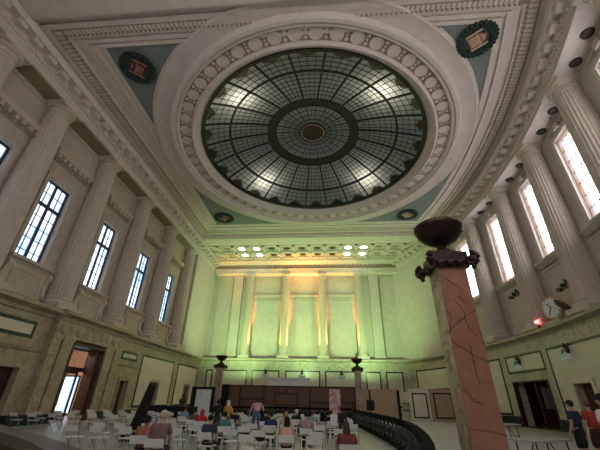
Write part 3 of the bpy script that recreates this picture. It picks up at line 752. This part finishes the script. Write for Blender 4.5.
# ------------------------------------------------------------------ balustrade
def balustrade(pts, label, n, solid=None):
    e = empty('marble_balustrade', (pts[0][0],pts[0][1],0), label, 'balustrade')
    def ribbon(w, z0, z1):
        B = MB(); k = len(pts); vs = []; fs = []
        for i, p in enumerate(pts):
            q0, q1 = Vector(pts[max(i-1,0)]), Vector(pts[min(i+1,k-1)]); t = (q1-q0).normalized(); nn = Vector((-t.y,t.x))*w/2
            a, b2 = Vector(p)-nn, Vector(p)+nn; vs += [(a.x,a.y,z0),(b2.x,b2.y,z0),(b2.x,b2.y,z1),(a.x,a.y,z1)]
        for i in range(k-1):
            for j in range(4): fs.append((4*i+j,4*i+(j+1)%4,4*i+4+(j+1)%4,4*i+4+j))
        fs += [(0,3,2,1),(4*k-4,4*k-3,4*k-2,4*k-1)]
        return B.add(vs, fs)
    ribbon(.34 if solid else .2,.9,1.05).build('top_rail', M['rail'] if not solid else flat('grey rail marble',(.11,.105,.085),.35), e)
    ribbon(.3,0,.2).build('base_rail', M['rail'], e)
    if solid: ribbon(.26,.22,.9).build('solid_panel', M['bronze_jamb'], e); return
    L = [0]
    for i in range(len(pts)-1): L.append(L[-1]+(Vector(pts[i+1])-Vector(pts[i])).length)
    m0 = None
    for k in range(n):
        t = (k+.5)/n*L[-1]; i = max(j for j in range(len(L)-1) if L[j] <= t); f = (t-L[i])/(L[i+1]-L[i])
        p = Vector(pts[i]).lerp(Vector(pts[i+1]), f)
        if m0 is None:
            m0 = MB().lathe([(.12,.22),(.12,.28),(.07,.32),(.13,.44),(.14,.52),(.1,.64),(.055,.75),(.07,.81),(.12,.85),(.12,.9)],(0,0,0),12).build('baluster', M['baluster'], None, smooth=True); m0.parent = e; o = m0
        else: o = m0.copy(); COL.objects.link(o)
        o.location = (p.x-e.location.x, p.y-e.location.y, 0)
M['rail'] = mat('black green rail', (.006,.007,.006), .85, (.009,.011,.009), 6., spec=.04)
M['baluster'] = mat('grey green marble', (.045,.052,.042), .22, (.02,.025,.02), 5.)
def smooth_path(P, n=4):
    out = []
    for i in range(len(P)-1):
        p0,p1,p2,p3 = P[max(i-1,0)],P[i],P[i+1],P[min(i+2,len(P)-1)]
        for k in range(n):
            t = k/n; out.append(tuple(.5*((2*p1[a])+(-p0[a]+p2[a])*t+(2*p0[a]-5*p1[a]+4*p2[a]-p3[a])*t*t+(-p0[a]+3*p1[a]-3*p2[a]+p3[a])*t**3) for a in (0,1)))
    return out+[P[-1]]
balustrade(smooth_path([(2.1,33.4),(2.2,28.8),(2.5,24.2),(2.74,19.5),(2.84,16.3),(2.66,12.7),(2.2,9.4),(1.78,7.2),(1.42,5.8),(.9,4.7),(.3,4.15)]), 'dark curved balustrade running back from the pink marble pillar', 32)
balustrade(smooth_path([(.1,4.0),(-.9,3.75),(-2.0,4.0),(-3.2,4.55),(-4.08,5.28),(-4.96,5.95),(-5.95,6.65),(-7.47,7.8),(-9.2,9.1),(-10,10)]), 'dark marble parapet curving across the lower left foreground', 0, True)
pf = [(-9.7,33.2),(-6,34.0),(-3.6,34.2),(0,34.1),(2.5,34.0)]
balustrade(pf, 'dark balustrade in front of the brown partition', 24)

# ------------------------------------------------------------------ partitions and equipment at the far end
def bx(name, parent, m, *b): return MB().box(*b).build(name, m, parent)
e = empty('brown_partition', (-3.6,35.6,0), 'long brown panelled partition between the two far pillars', 'partition')
x0,x1 = -9.9,2.7; y=35.4
bx('panel', e, M['partition'], x0,x1,y,y+.2,0,2.8)
T = MB(); T.box(x0,x1,y-.05,y+.25,2.72,2.86); T.box(x0,x1,y-.05,y,.55,.7)
for q in (x0,-8.78,-6.38,-1.83,x1-.16): T.box(q,q+.16,y-.05,y,.6,2.75)
T.box(-8.7,-6.3,y-.05,y,1.6,1.74); T.box(-1.75,x1,y-.05,y,1.4,1.54)
for a,b_,c,d in ((-5.3,-2.9,2.1,2.24),(-5.3,-2.9,1.1,1.24),(-5.3,-5.16,1.1,2.24),(-3.04,-2.9,1.1,2.24)): T.box(a,b_,y-.05,y,c,d)
T.box(-4.18,-4.04,y-.05,y,2.24,2.75); T.box(-4.18,-4.04,y-.05,y,.6,1.1)
T.build('trim_strips', M['partition_trim'], e)
bx('black_skirt', e, M['black'], x0,x1,y-.3,y-.06,0,.62)
bx('end_post', e, M['black'], x0-.9,x0,y-.1,y+.3,0,2.9)
e = empty('white_cabinet', (-3.4,41,0), 'large white cabinet top showing above the brown partition', 'cabinet')
bx('body', e, M['white'], -6.8,-2.2,40.6,41.6,0,3.68); bx('top', e, M['white'], -6.95,-2.05,40.5,41.7,3.68,3.85)
e = empty('display_board', (-10.6,30.3,0), 'white presentation board with black surround left of the far pillar', 'board')
bx('surround', e, M['black'], -11.7,-9.65,30.3,30.4,0,2.5); bx('sheet', e, flat('white sheet',(.74,.78,.78)), -11.25,-9.95,30.26,30.3,.35,2.3)
S = MB()
for k,(a,b_) in enumerate(((-11.05,-10.7),(-10.95,-10.75))): S.box(a,b_,30.255,30.262,1.95-.12*k,1.98-.12*k)
S.build('sheet_marks', flat('grey ink',(.4,.42,.42)), e)
for q in (-11.4,-9.9): bx('foot', e, M['iron'], q-.1,q+.1,30.0,30.7,0,.06)
e = empty('tan_partition', (5.8,38,0), 'tan partition to the right of the far right pillar', 'partition')
bx('panel', e, M['tan'], 3.3,7.2,38,38.15,0,2.78); bx('edge_post', e, M['black'], 7.05,7.3,37.9,38.2,0,2.7)
e = empty('panelled_partition', (10,38.3,0), 'pale partition with dark-lined panels behind the pink pillar', 'partition')
bx('panel', e, M['marble_pale'], 8.3,10.35,38.3,38.45,0,2.9); bx('side_panel', e, M['tan'], 10.35,13.2,38.3,38.45,0,2.9)
T = MB(lambda p:(p[0],38.3-p[1],p[2])).outline(8.6,10.1,.25,2.5,0,.03,.13); T.outline(10.75,12.6,.25,2.55,0,.03,.13); T.build('panel_lines', M['green_marble'], e)
e = empty('shelf_unit', (8.1,39.2,0), 'small dark shelf of goods between the tan and pale partitions', 'shelf')
bx('back', e, M['marble_pale'], 7.8,8.5,39.3,39.4,0,2.6)
for q in (.9,1.5): bx('shelf', e, M['black'], 7.8,8.5,38.9,39.3,q,q+.05)
e = empty('loudspeaker', (2.75,25.0,0), 'black loudspeaker on a thin pole beyond the curved balustrade', 'speaker'); 
e.location = (3.5,31.0,0)
B = MB().box(3.2,3.8,30.75,31.25,1.0,1.75); B.build('cabinet', M['black'], e); B = MB().tube([(3.5,31,1.75),(3.5,31,2.45)],.07); B.build('upper_pole', M['black'], e); MB().tube([(3.5,31,0.05),(3.5,31,1.0)],.06).build('pole', M['iron'], e); MB().lathe([(.4,0),(.4,.04),(.05,.09)],(3.5,31,0),18).build('base', M['iron'], e)
e = empty('roll_up_banner', (.6,33,0), 'red and white roll-up banner at the right of the brown partition', 'banner')
ban = mat('banner print', (.42,.10,.09), .6, (.70,.62,.60), 2.2, detail=3.)
bx('print', e, ban, .1,1.1,32.98,33.,.12,2.5); MB().tube([(.6,33.05,.1),(.6,33.05,2.5)],.02).build('pole', M['metal'], e); bx('base', e, M['iron'], .05,1.15,32.85,33.15,0,.12); bx('top_bar', e, M['white'], .1,1.1,32.97,33.02,2.48,2.53)
e = empty('draped_table', (-11.8,27.6,0), 'black draped table beyond the chairs at the left', 'table')
bx('cloth', e, M['black'], -13.6,-10.2,27.2,28.2,0,1.02); bx('top', e, M['black'], -13.65,-10.15,27.15,28.25,1.02,1.06)
e = empty('draped_stand', (-8.1,15.6,0), 'tall narrow black draped stand leaning over the left chairs', 'stand')
MB().tube([(-8.2,15.6,.4),(-8.02,15.45,1.0),(-7.85,15.35,1.6),(-7.72,15.3,2.15)],[.3,.24,.2,.16],10).build('drape', M['black'], e); bx('box_base', e, M['black'], -8.6,-7.8,15.2,16.0,0,.36); bx('box_lid', e, M['tan'], -8.63,-7.77,15.17,16.03,.36,.42)
# folding tables at right
def ftable(x, y, rz, label):
    e = empty('folding_table', (x,y,0), label, 'table', None, rz)
    def p(name, B, m): o = B.build(name, m); o.parent = e; return o
    p('table_top', MB().box(-.92,.92,-.38,.38,.70,.75), flat('grey table top',(.42,.42,.43),.3))
    for sx in (-1,1):
        p('leg', MB().tube([(sx*.7,-.3,.0),(sx*.7,-.3,.7)],.02).tube([(sx*.7,.3,.0),(sx*.7,.3,.7)],.02).tube([(sx*.7,-.3,.2),(sx*.7,.3,.2)],.015).tube([(sx*.7,0,.2),(sx*.35,0,.7)],.015), M['iron'])
ftable(6.35,12.1,.5,'grey folding table in front of the wide right doorway'); ftable(9.0,20.6,.25,'pale folding table nearest the wide dark right doorway')

# ------------------------------------------------------------------ chairs
def chair_full():
    e = empty('folding_chair', (0,0,0), 'x', 'chair', 'white folding chairs in rows')
    def p(name, B, m): o = B.build(name, m); o.parent = e; return o
    p('seat', MB().box(-.21,.21,-.2,.2,.42,.45), M['white'])
    p('backrest', MB().sweep([(-.26,.60),(-.235,.60),(-.285,.78),(-.31,.78)],-.22,.22), M['white'])
    for s in (-1,1): p('leg', MB().tube([(s*.215,.22,.012),(s*.215,-.1,.43),(s*.215,-.30,.79)],.013,6).tube([(s*.2,-.3,.012),(s*.2,.16,.43)],.012,6), M['metal'])
    return e
def chair_simple():
    B = MB().box(-.21,.21,-.2,.2,.42,.45); B.sweep([(-.26,.60),(-.235,.60),(-.285,.78),(-.31,.78)],-.22,.22)
    B.cur = 1
    for s in (-1,1): B.tube([(s*.215,.22,.012),(s*.215,-.1,.43),(s*.215,-.30,.79)],.013,5).tube([(s*.2,-.3,.012),(s*.2,.16,.43)],.012,5)
    o = B.build('folding_chair', [M['white'], M['metal']]); o['category'] = 'chair'; o['group'] = 'white folding chairs in rows'; return o
SEATED = []   # filled below: (x, y)

# ------------------------------------------------------------------ people
def skin_mesh(chains, mats, extra=None, sub=1):
    """chains: list of (verts [(x,y,z,r)], edges); returns an evaluated mesh"""
    me = bpy.data.meshes.new('tmp'); vs = []; es = []; rs = []; roots = []
    for v, ed in chains:
        o = len(vs); roots.append(o); vs += [p[:3] for p in v]; rs += [p[3] for p in v]; es += [(a+o,b+o) for a,b in ed]
    me.from_pydata(vs, es, []); ob = bpy.data.objects.new('tmp', me); COL.objects.link(ob)
    md = ob.modifiers.new('s','SKIN'); md.use_smooth_shade = True
    if not me.skin_vertices:
        me.skin_vertices.new() if hasattr(me.skin_vertices,'new') else None
    for i, r in enumerate(rs):
        sv = me.skin_vertices[0].data[i]; r = r if isinstance(r, tuple) else (r,r); sv.radius = r; sv.use_root = i in roots
    ss = ob.modifiers.new('b','SUBSURF'); ss.levels = sub; ss.render_levels = sub
    bpy.context.view_layer.update()
    dg = bpy.context.evaluated_depsgraph_get(); res = bpy.data.meshes.new_from_object(ob.evaluated_get(dg))
    bpy.data.objects.remove(ob); bpy.data.meshes.remove(me)
    res.materials.clear()
    for m in mats: res.materials.append(m)
    return res
def join_mb(me, mb, mi):
    bm = bmesh.new(); bm.from_mesh(me)
    vs = [bm.verts.new(p) for p in mb.v]
    for f in mb.f:
        try: q = bm.faces.new([vs[i] for i in f]); q.material_index = mi; q.smooth = True
        except ValueError: pass
    bmesh.ops.recalc_face_normals(bm, faces=bm.faces)
    bm.to_mesh(me); bm.free()
def person(x, y, rz, pose, label, top, bottom, hair, hair_style='short', skin='skin1', scale=1., group=None, sleeves='short', legs='long', extra=None):
    e = empty('person', (x,y,0), label, 'person', group, rz); e.scale = (scale,)*3
    # joints by pose, facing +y
    P = {}
    if pose in ('stand','hold','walk'):
        P = dict(pel=(0,0,.95), wai=(0,0,1.1), che=(0,.01,1.27), nec=(0,.0,1.47))
        for s in (-1,1):
            P['sh',s]=(s*.18,0,1.40); P['el',s]=(s*.25,-.02,1.13); P['wr',s]=(s*.25,.1,.9)
            P['hip',s]=(s*.09,0,.90); P['kn',s]=(s*.1,.03,.49); P['an',s]=(s*.1,-.02,.08); P['to',s]=(s*.13,.16,.04)
        if pose == 'hold':
            for s in (-1,1): P['el',s]=(s*.25,.08,1.13); P['wr',s]=(s*.1,.3,1.15)
        head = (0,.02,1.60)
    elif pose == 'bend':
        P = dict(pel=(0,-.05,.93), wai=(0,.08,1.05), che=(0,.22,1.21), nec=(0,.38,1.30))
        for s in (-1,1):
            P['sh',s]=(s*.19,.32,1.25); P['el',s]=(s*.34,.34,.98); P['wr',s]=(s*.38,.44,.72)
            P['hip',s]=(s*.1,-.05,.88); P['kn',s]=(s*.12,.0,.48); P['an',s]=(s*.12,-.05,.08); P['to',s]=(s*.15,.12,.04)
        head = (0,.5,1.31)
    else:                                               # seated
        P = dict(pel=(0,-.08,.54), wai=(0,-.1,.66), che=(0,-.06,.84), nec=(0,-.02,1.03))
        for s in (-1,1):
            P['sh',s]=(s*.18,-.04,.97); P['el',s]=(s*.24,.06,.71); P['wr',s]=(s*.14,.28,.62)
            P['hip',s]=(s*.09,-.06,.52); P['kn',s]=(s*.11,.36,.5); P['an',s]=(s*.11,.34,.08); P['to',s]=(s*.12,.5,.04)
        head = (0,.02,1.16)
    H = Vector(head); nk = Vector(P['nec'])
    v = [(*P['pel'],(.15,.11)),(*P['wai'],(.13,.095)),(*P['che'],(.155,.11)),(*P['nec'],.055)]; ed = [(0,1),(1,2),(2,3)]
    hd = (H-nk).normalized()
    v += [(*(nk+(H-nk)*.55),.06),(*H,(.078,.092)),(*(H+hd*.07),(.07,.08))]; ed += [(3,4),(4,5),(5,6)]
    tips = []
    for s in (-1,1):
        o = len(v); v += [(*P['sh',s],.062),(*P['el',s],.043),(*P['wr',s],.03)]
        w = Vector(P['wr',s]); d = (w-Vector(P['el',s])).normalized(); v += [(*(w+d*.07),(.038,.022))]
        ed += [(2,o),(o,o+1),(o+1,o+2),(o+2,o+3)]; tips.append((w+d*.06, d, s))
        o = len(v); v += [(*P['hip',s],.09),(*P['kn',s],.06),(*P['an',s],.04),(*P['to',s],.035)]; ed += [(0,o),(o,o+1),(o+1,o+2),(o+2,o+3)]
    chains = [(v, ed)]
    for w, d, s in tips:                               # five separate, slightly curled fingers
        side = d.cross(Vector((s*.3,1,.2))).normalized(); curl = side.cross(d).normalized()*(.3)
        for k, ln in enumerate((.075,.085,.078,.06)):
            b0 = w+side*(.027-.018*k)+d*.025
            chains.append(([(*b0,.009),(*(b0+d*ln*.5),.009),(*(b0+d*ln*.8+curl*ln*.45),.008),(*(b0+d*ln+curl*ln*.9),.007)],[(0,1),(1,2),(2,3)]))
        b0 = w+side*.03-d*.01
        chains.append(([(*b0,.011),(*(b0+side*.03+d*.03),.010),(*(b0+side*.035+d*.06),.008)],[(0,1),(1,2)]))
    me = skin_mesh(chains, [M[skin], M['eye'], flat('lips',(.35,.14,.11))])
    fwd = Vector((0,1,0)) if pose != 'bend' else Vector((0,.3,-.95)).normalized(); up = hd if pose == 'bend' else Vector((0,0,1))
    F = MB(); c = H
    F.ball(c+fwd*.1-up*.0,(.016,.022,.026),8,6)
    for s in (-1,1): F.ball(c+Vector((s*.083,0,0)),(.014,.028,.034),8,6)
    join_mb(me, F, 0)
    F = MB()
    for s in (-1,1): F.ball(c+fwd*.088+Vector((s*.032,0,0))+up*.025,(.012,.01,.008),8,5)
    join_mb(me, F, 1); F = MB(); F.ball(c+fwd*.092-up*.045,(.024,.01,.008),8,5); join_mb(me, F, 2)
    def child(name, me_, loc=(0,0,0)):
        o = bpy.data.objects.new(name, me_); COL.objects.link(o); o.parent = e; return o
    child('body', me)
    # shirt
    v = [(*P['pel'],(.172,.135)),(*P['wai'],(.155,.12)),(*P['che'],(.182,.135)),(*(nk-hd*.03),(.075,.07))]; ed = [(0,1),(1,2),(2,3)]
    for s in (-1,1):
        o = len(v); sh, el, wr = Vector(P['sh',s]), Vector(P['el',s]), Vector(P['wr',s])
        v += [(*sh,.082)]; ed += [(2,o)]
        if sleeves == 'long': v += [(*el,.062),(*(el+(wr-el)*.9),.045)]; ed += [(o,o+1),(o+1,o+2)]
        elif sleeves == 'short': v += [(*(sh+(el-sh)*.72),.068)]; ed += [(o,o+1)]
    child('shirt', skin_mesh([(v,ed)], [top]))
    v = [(*P['wai'],(.14,.11)),(*P['pel'],(.166,.13))]; ed = [(0,1)]
    for s in (-1,1):
        o = len(v); kn, an = Vector(P['kn',s]), Vector(P['an',s]); v += [(*P['hip',s],.108)]; ed += [(1,o)]
        if legs == 'long': v += [(*kn,.08),(*(an+Vector((0,0,.04))),.062)]; ed += [(o,o+1),(o+1,o+2)]
        elif legs == 'shorts': v += [(*(Vector(P['hip',s]).lerp(kn,.95)),.1)]; ed += [(o,o+1)]
    child('trousers' if legs == 'long' else 'shorts', skin_mesh([(v,ed)], [bottom]))
    B = MB()
    for s in (-1,1): B.ball(Vector(P['to',s])*.6+Vector(P['an',s])*.4-Vector((0,0,Vector(P['to',s]).z*.6+Vector(P['an',s]).z*.4-.05)),(.055,.14,.05),10,6)
    o = B.build('shoes', flat('dark shoe',(.03,.028,.028),.5)); o.parent = e
    # hair / headwear
    B = MB(); hc = H+up*.045-fwd*.022
    if hair_style == 'bald': pass
    else:
        B.ball(hc,(.094,.105,.098),14,9)
        if hair_style in ('long',):
            B.ball(H-fwd*.06-up*.12,(.1,.07,.2),12,8); B.ball(H-fwd*.075-up*.28,(.085,.05,.14),12,8)
        if hair_style == 'bun': B.ball(H-fwd*.11+up*.08,(.05,.05,.05),10,7)
        if hair_style == 'hood': B.ball(H-fwd*.03-up*.06,(.105,.1,.15),12,8)
        if hair_style == 'cap': B.ball(H+fwd*.11+up*.06,(.075,.075,.014),12,5)
        o = B.build({'cap':'cap','hood':'headscarf'}.get(hair_style,'hair'), hair, smooth=True); o.parent = e
    return e
C = lambda n,c: flat(n,c)
blk = C('black fabric',(.012,.012,.014)); den = C('blue denim',(.09,.13,.22)); kha = C('dark trousers',(.03,.03,.035))
hb = C('black hair',(.012,.009,.008)); hbr = C('brown hair',(.07,.04,.022)); hg = C('grey hair',(.30,.28,.25)); hbl = C('pale blond hair',(.62,.52,.36)); hw = C('white hair',(.75,.73,.70))
def sit(x, y, rz, label, top, hair, style='short', skin='skin1', sl='short', bot=kha, sc=.94): SEATED.append((x,y,rz)); return person(x,y,rz,'sit',label,top,bot,hair,style,skin,sc,None,sl)
sit(-4.15,9.15,.1,'seated person with pale blond hair and mauve brown top, left foreground', C('mauve brown top',(.20,.12,.11)), hbl,'short',sc=1.05)
sit(-4.85,9.75,.1,'seated person in a rust orange top left of the blond-haired one', C('rust top',(.36,.13,.075)), hb,'short','skin2')
sit(-7.7,19.5,-.1,'seated person in a light blue shirt with brown hair', C('light blue shirt',(.16,.30,.42)), hbr)
sit(-6.15,16.8,.0,'seated dark-haired person in a plum top beside the red one', C('plum top',(.13,.06,.075)), hb)
sit(-5.5,15.9,.1,'seated person wearing a red top and red headscarf', C('red top',(.45,.02,.03)), C('red scarf',(.36,.05,.06)),'hood')
sit(-3.55,11.1,-.1,'seated dark-haired person in a dark navy top', C('dark navy top',(.03,.035,.08)), hb)
sit(-3.8,13.5,.3,'seated person in a teal top with dark hair', C('teal top',(.06,.17,.16)), hb)
sit(-4.6,18.1,-.4,'seated black-clothed person with dark hair right of the yellow jacket', blk, hb)
sit(-2.25,14.6,.1,'seated person in a royal navy top near the pink-shirted bender', C('royal navy top',(.015,.03,.11)), hb)
sit(-1.75,15.35,.1,'seated yellow-haired person in a cream top', C('cream top',(.55,.42,.20)), C('yellow hair',(.42,.28,.10)),'long')
sit(-1.22,11.0,.1,'seated long-haired woman in a pale peach top', C('peach top',(.62,.42,.33)), hb,'long',sl='none')
sit(-.8,13.6,.0,'seated dark-haired person in a dusty mauve shirt', C('dusty mauve shirt',(.38,.26,.27)), hb,'short',sc=1.)
sit(-.75,17.9,-.2,'small seated person in teal and pink at centre right', C('faded teal top',(.2,.36,.34)), C('auburn hair',(.2,.05,.05)))
sit(.1,18.4,.1,'seated black-clothed person facing the banner', blk, hb)
sit(-2.9,17.0,.1,'seated black-clothed person behind the pink-shirted bender', blk, hb)
sit(.42,9.2,.1,'seated woman with long dark hair in a maroon top, nearest the balustrade', C('maroon top',(.20,.045,.04)), hbr,'long')
sit(-1.65,19.2,.0,'seated person in black with a white cap', blk, hw,'short')
person(-5.28,17.4,.6,'stand','standing dark-haired person in black beside the far left pillar', blk, kha, hb, 'short','skin2',.93,None,'long')
person(-4.85,17.6,-.3,'hold','standing person with cream headscarf and yellow orange jacket', C('yellow orange jacket',(.62,.33,.07)), C('teal trousers',(.07,.13,.12)), C('cream scarf',(.75,.70,.52)), 'hood','skin1',.91,None,'long')
person(-3.75,19.2,.1,'bend','person in pink shirt and jeans bending over among the chairs', C('pink shirt',(.62,.36,.40)), den, hb, 'short','skin1',1.1)
person(-12.0,29.4,3.0,'stand','standing dark-clothed person behind the black draped table', C('dark grey top',(.04,.035,.045)), kha, hb, 'short','skin2',1.08,None,'short')
p_ = person(.55,15.9,.2,'stand','standing person in black with a white paper sheet in the left hand', blk, kha, hb, 'short','skin2',.82,None,'long')
e = MB().sweep([(0,0),(0,.4),(.015,.4),(.015,0)],-.15,.15).build('paper_sheet', flat('white paper',(.72,.74,.74)))
e.location = (.2,15.72,.74); e.rotation_euler = (-.08,.12,.2); tag(e, 'white paper sheet held at the side of the person in black', 'paper')
person(7.39,11.89,.5,'walk','person in navy shirt, black shorts and cap at right', C('navy shirt',(.015,.025,.075)), C('black shorts',(.008,.008,.01)), C('dark cap',(.012,.012,.02)), 'cap','skin1',1.04,None,'short','shorts')
person(8.0,12.1,.15,'walk','person in bright red shirt between the navy and white shirts', C('red shirt',(.40,.045,.03)), C('dark brown shorts',(.04,.015,.012)), C('cropped hair',(.16,.08,.06)), 'short','skin1',1.04,None,'short','shorts')
person(5.8,8.25,.35,'walk','person in white shirt and dark cap at the right picture edge', C('white shirt',(.72,.68,.68)), kha, hb, 'cap','skin1',1.09,None,'short')
person(8.7,21.6,2.6,'sit','seated person with orange sleeves at the table by the dark doorway', C('dark orange top',(.20,.08,.03)), kha, hb, 'short','skin1',1.0,None,'none')

# chairs: rows facing the far wall
rows = []
y = 10.8
while y < 27.5: rows.append(y); y += 1.45 if y < 18 else 1.7
cf = chair_full(); cs = chair_simple(); used_f = used_s = False
def put(x, y, rz, lab):
    global used_f, used_s
    if y < 15.5:
        o = cf if not used_f else copy_tree(cf); used_f = True
    else:
        o = cs if not used_s else cs.copy()
        if used_s: COL.objects.link(o)
        used_s = True
    o.location = (x,y,0); o.rotation_euler = (0,0,rz); o['label'] = lab
for x,y,rz in SEATED: pass
taken = [(x,y) for x,y,_ in SEATED]
busy = [(-5.28,17.4),(-4.85,17.6),(-3.75,19.2),(-3.7,19.8),(-3.6,18.4),(-3.45,17.4),(-3.2,16.2),(-7.85,15.3),(-8.3,15.2),(-7.8,16.0),(.55,15.9),(-8.1,15.6)]
NAMES = ['blond-haired person','rust-topped person','light blue shirt','plum top','red headscarf','dark navy top','teal top','black-clothed person right of the yellow jacket','royal navy top','yellow-haired person','peach-topped woman','mauve-shirted person','small teal and pink person','black-clothed person facing the banner','black-clothed person behind the bender','maroon-topped woman','white-capped person']
for (x,y,rz), nm in zip(SEATED, NAMES): put(x-sin(rz)*-.04, y-.06, rz, 'white folding chair under the seated %s' % nm)
for ri, y in enumerate(rows):
    xr = .5 if y < 16 else 1.0; n = 0; x = xr; xl = -8.9 if y > 11 else -6.5
    while x > xl:
        jx, jy, jr = random.uniform(-.06,.06), random.uniform(-.08,.08), random.uniform(-.12,.12)
        px, py = x+jx, y+jy; x -= .9
        if random.random() < .12: continue
        if any(hypot(px-a, py-b) < .62 for a,b in taken+busy): continue
        n += 1
        put(px, py, jr, 'empty white folding chair, %s from the right in the %s row from the photographer' % (ORD[n], ORD[ri+1]))
lefty = [19.0,20.6,22.2,23.8,25.4]
for ri, y in enumerate(lefty):
    n = 0
    for k in range(7):
        px, py = -10.2-1.1*k+random.uniform(-.1,.1), y+random.uniform(-.1,.1)
        if px < -17.4: continue
        n += 1
        put(px, py, random.uniform(-.2,.2), 'empty white folding chair by the left wall, %s from right, %s row from photographer' % (ORD[n], ORD[ri+1]))

bagm = [blk, C('maroon bag',(.14,.02,.03)), C('navy bag',(.015,.02,.06))]
BAGS = [(-1.9,11.75,0,'black handbag lying on an empty chair left of the peach-topped woman'),(-2.9,13.2,0,'black bag left on an empty chair behind the royal navy top'),(-3.3,14.65,1,'small maroon bag on an empty chair below the pink-shirted bender'),(-4.1,11.7,0,'black coat heaped on a chair beside the dark navy top'),(-.4,11.8,2,'navy bag on the empty chair ahead of the peach-topped woman'),(-2.4,16.1,1,'maroon jacket lying on a chair beside the black-clothed person'),(-6.9,13.2,0,'black backpack on an empty chair at the left of the rows'),(-5.2,14.65,2,'navy bag on a chair in front of the plum top'),(-1.1,14.7,0,'black bag on a chair right of the yellow-haired person'),(-.1,13.2,0,'black bag on the rightmost chair before the paper sheet')]
chairs = [o for o in bpy.data.objects if o.get('category') == 'chair' and o.get('label','').startswith('empty')]
for x,y,k,lab in BAGS:
    c_ = min(chairs, key=lambda o: (o.location.x-x)**2+(o.location.y-y)**2); chairs.remove(c_)
    lx, ly = c_.location.x, c_.location.y
    e = empty('handbag' if 'bag' in lab else 'jacket', (lx,ly,.452), lab, 'bag' if 'bag' in lab else 'jacket')
    MB().ball((lx,ly+.02,.56),(.17,.13,.108),12,8).build('body', bagm[k], e, smooth=True)
    MB().tube([(lx-.1,ly,.62),(lx-.07,ly,.74),(lx+.07,ly,.74),(lx+.1,ly,.62)],.013,6).build('strap' if 'bag' in lab else 'sleeve', bagm[k], e)
# ------------------------------------------------------------------ light
def light(kind, name, loc, energy, color, size=None, rot=None, **k):
    l = bpy.data.lights.new(name, kind); l.energy = energy; l.color = color
    for a, v in k.items(): setattr(l, a, v)
    o = bpy.data.objects.new(name, l); COL.objects.link(o); o.location = loc
    if rot: o.rotation_euler = rot
    return o
# lamps in the attic above the dome
for i, (sx, sy) in enumerate([(-1,-1),(1,-1),(-1,1),(1,1)]):
    light('POINT', 'attic_lamp', (DC[0]+sx*6.1, DC[1]+sy*6.1 , 25.0), 125, (1,.97,.88), shadow_soft_size=.25)
# green washers on the far ledge
def aim(o, t): o.rotation_euler = (Vector(t)-o.location).to_track_quat('-Z','Y').to_euler()
for x in (-12.5,-3.5,5.5):
    o = light('AREA', 'green_washer', (x, 43.2, 5.0), 620, (.56,1.,.37), shape='RECTANGLE', size=8.5, size_y=.8, spread=radians(140)); aim(o, (x, 50.6, 17.5))
# amber uplights at the column feet
for x, sg, en in [(FCX[0],1,.8),(FCX[1],-1,.8),(FCX[1],1,1.),(FCX[2],-1,1.),(FCX[2],1,.8),(FCX[3],-1,.9)]:
    o = light('SPOT', 'amber_uplight', (x+sg*.95, 49.7, 7.35), en*10500, (1.,.30,.07), spot_size=radians(20), spot_blend=1., shadow_soft_size=.05); aim(o, (x+sg*.58, 50.3, 10.4))
for x in (-15,-9.5,-5.2,-3.55,-1.9,2.3):
    o = light('SPOT', 'amber_uplight', (x, 48.0, 7.2), 8500 if abs(x+3.55) < 2 else 5200, (1.,.34,.09), spot_size=radians(30), spot_blend=1., shadow_soft_size=.1); aim(o, (x, 49.7, 22))
# lamp in the lit vestibule
light('POINT', 'vestibule_lamp', (-22.5,25.0,4.6), 420, (1,.78,.6), shadow_soft_size=.3)
w = bpy.data.worlds.new('world'); SC.world = w; w.use_nodes = True
bg = w.node_tree.nodes['Background']; bg.inputs[0].default_value = (.75,.85,.8,1); bg.inputs[1].default_value = .085

# ------------------------------------------------------------------ camera
F_PX, PITCH, YAW, ROLL = 320.9, .499, .087, .021
hf = Vector((-sin(YAW), cos(YAW), 0)); rt = Vector((cos(YAW), sin(YAW), 0))
fw = hf*cos(PITCH)+Vector((0,0,sin(PITCH))); up = -hf*sin(PITCH)+Vector((0,0,cos(PITCH)))
r2 = rt*cos(ROLL)+up*sin(ROLL); u2 = -rt*sin(ROLL)+up*cos(ROLL)
cam = bpy.data.cameras.new('camera'); cam.sensor_width = 36; cam.lens = F_PX/600*36; cam.clip_end = 300; cam.clip_start = .05
co = bpy.data.objects.new('camera', cam); COL.objects.link(co)
mt = Matrix((r2, u2, -fw)).transposed().to_4x4(); mt.translation = (0,0,1.65); co.matrix_world = mt
SC.camera = co
vs_ = SC.view_settings; vs_.view_transform = 'Standard'; vs_.look = 'None'; vs_.gamma = 1; vs_.use_curve_mapping = False; vs_.exposure = .28
SC.cycles.max_bounces = 8; SC.cycles.diffuse_bounces = 6; SC.cycles.use_denoising = True
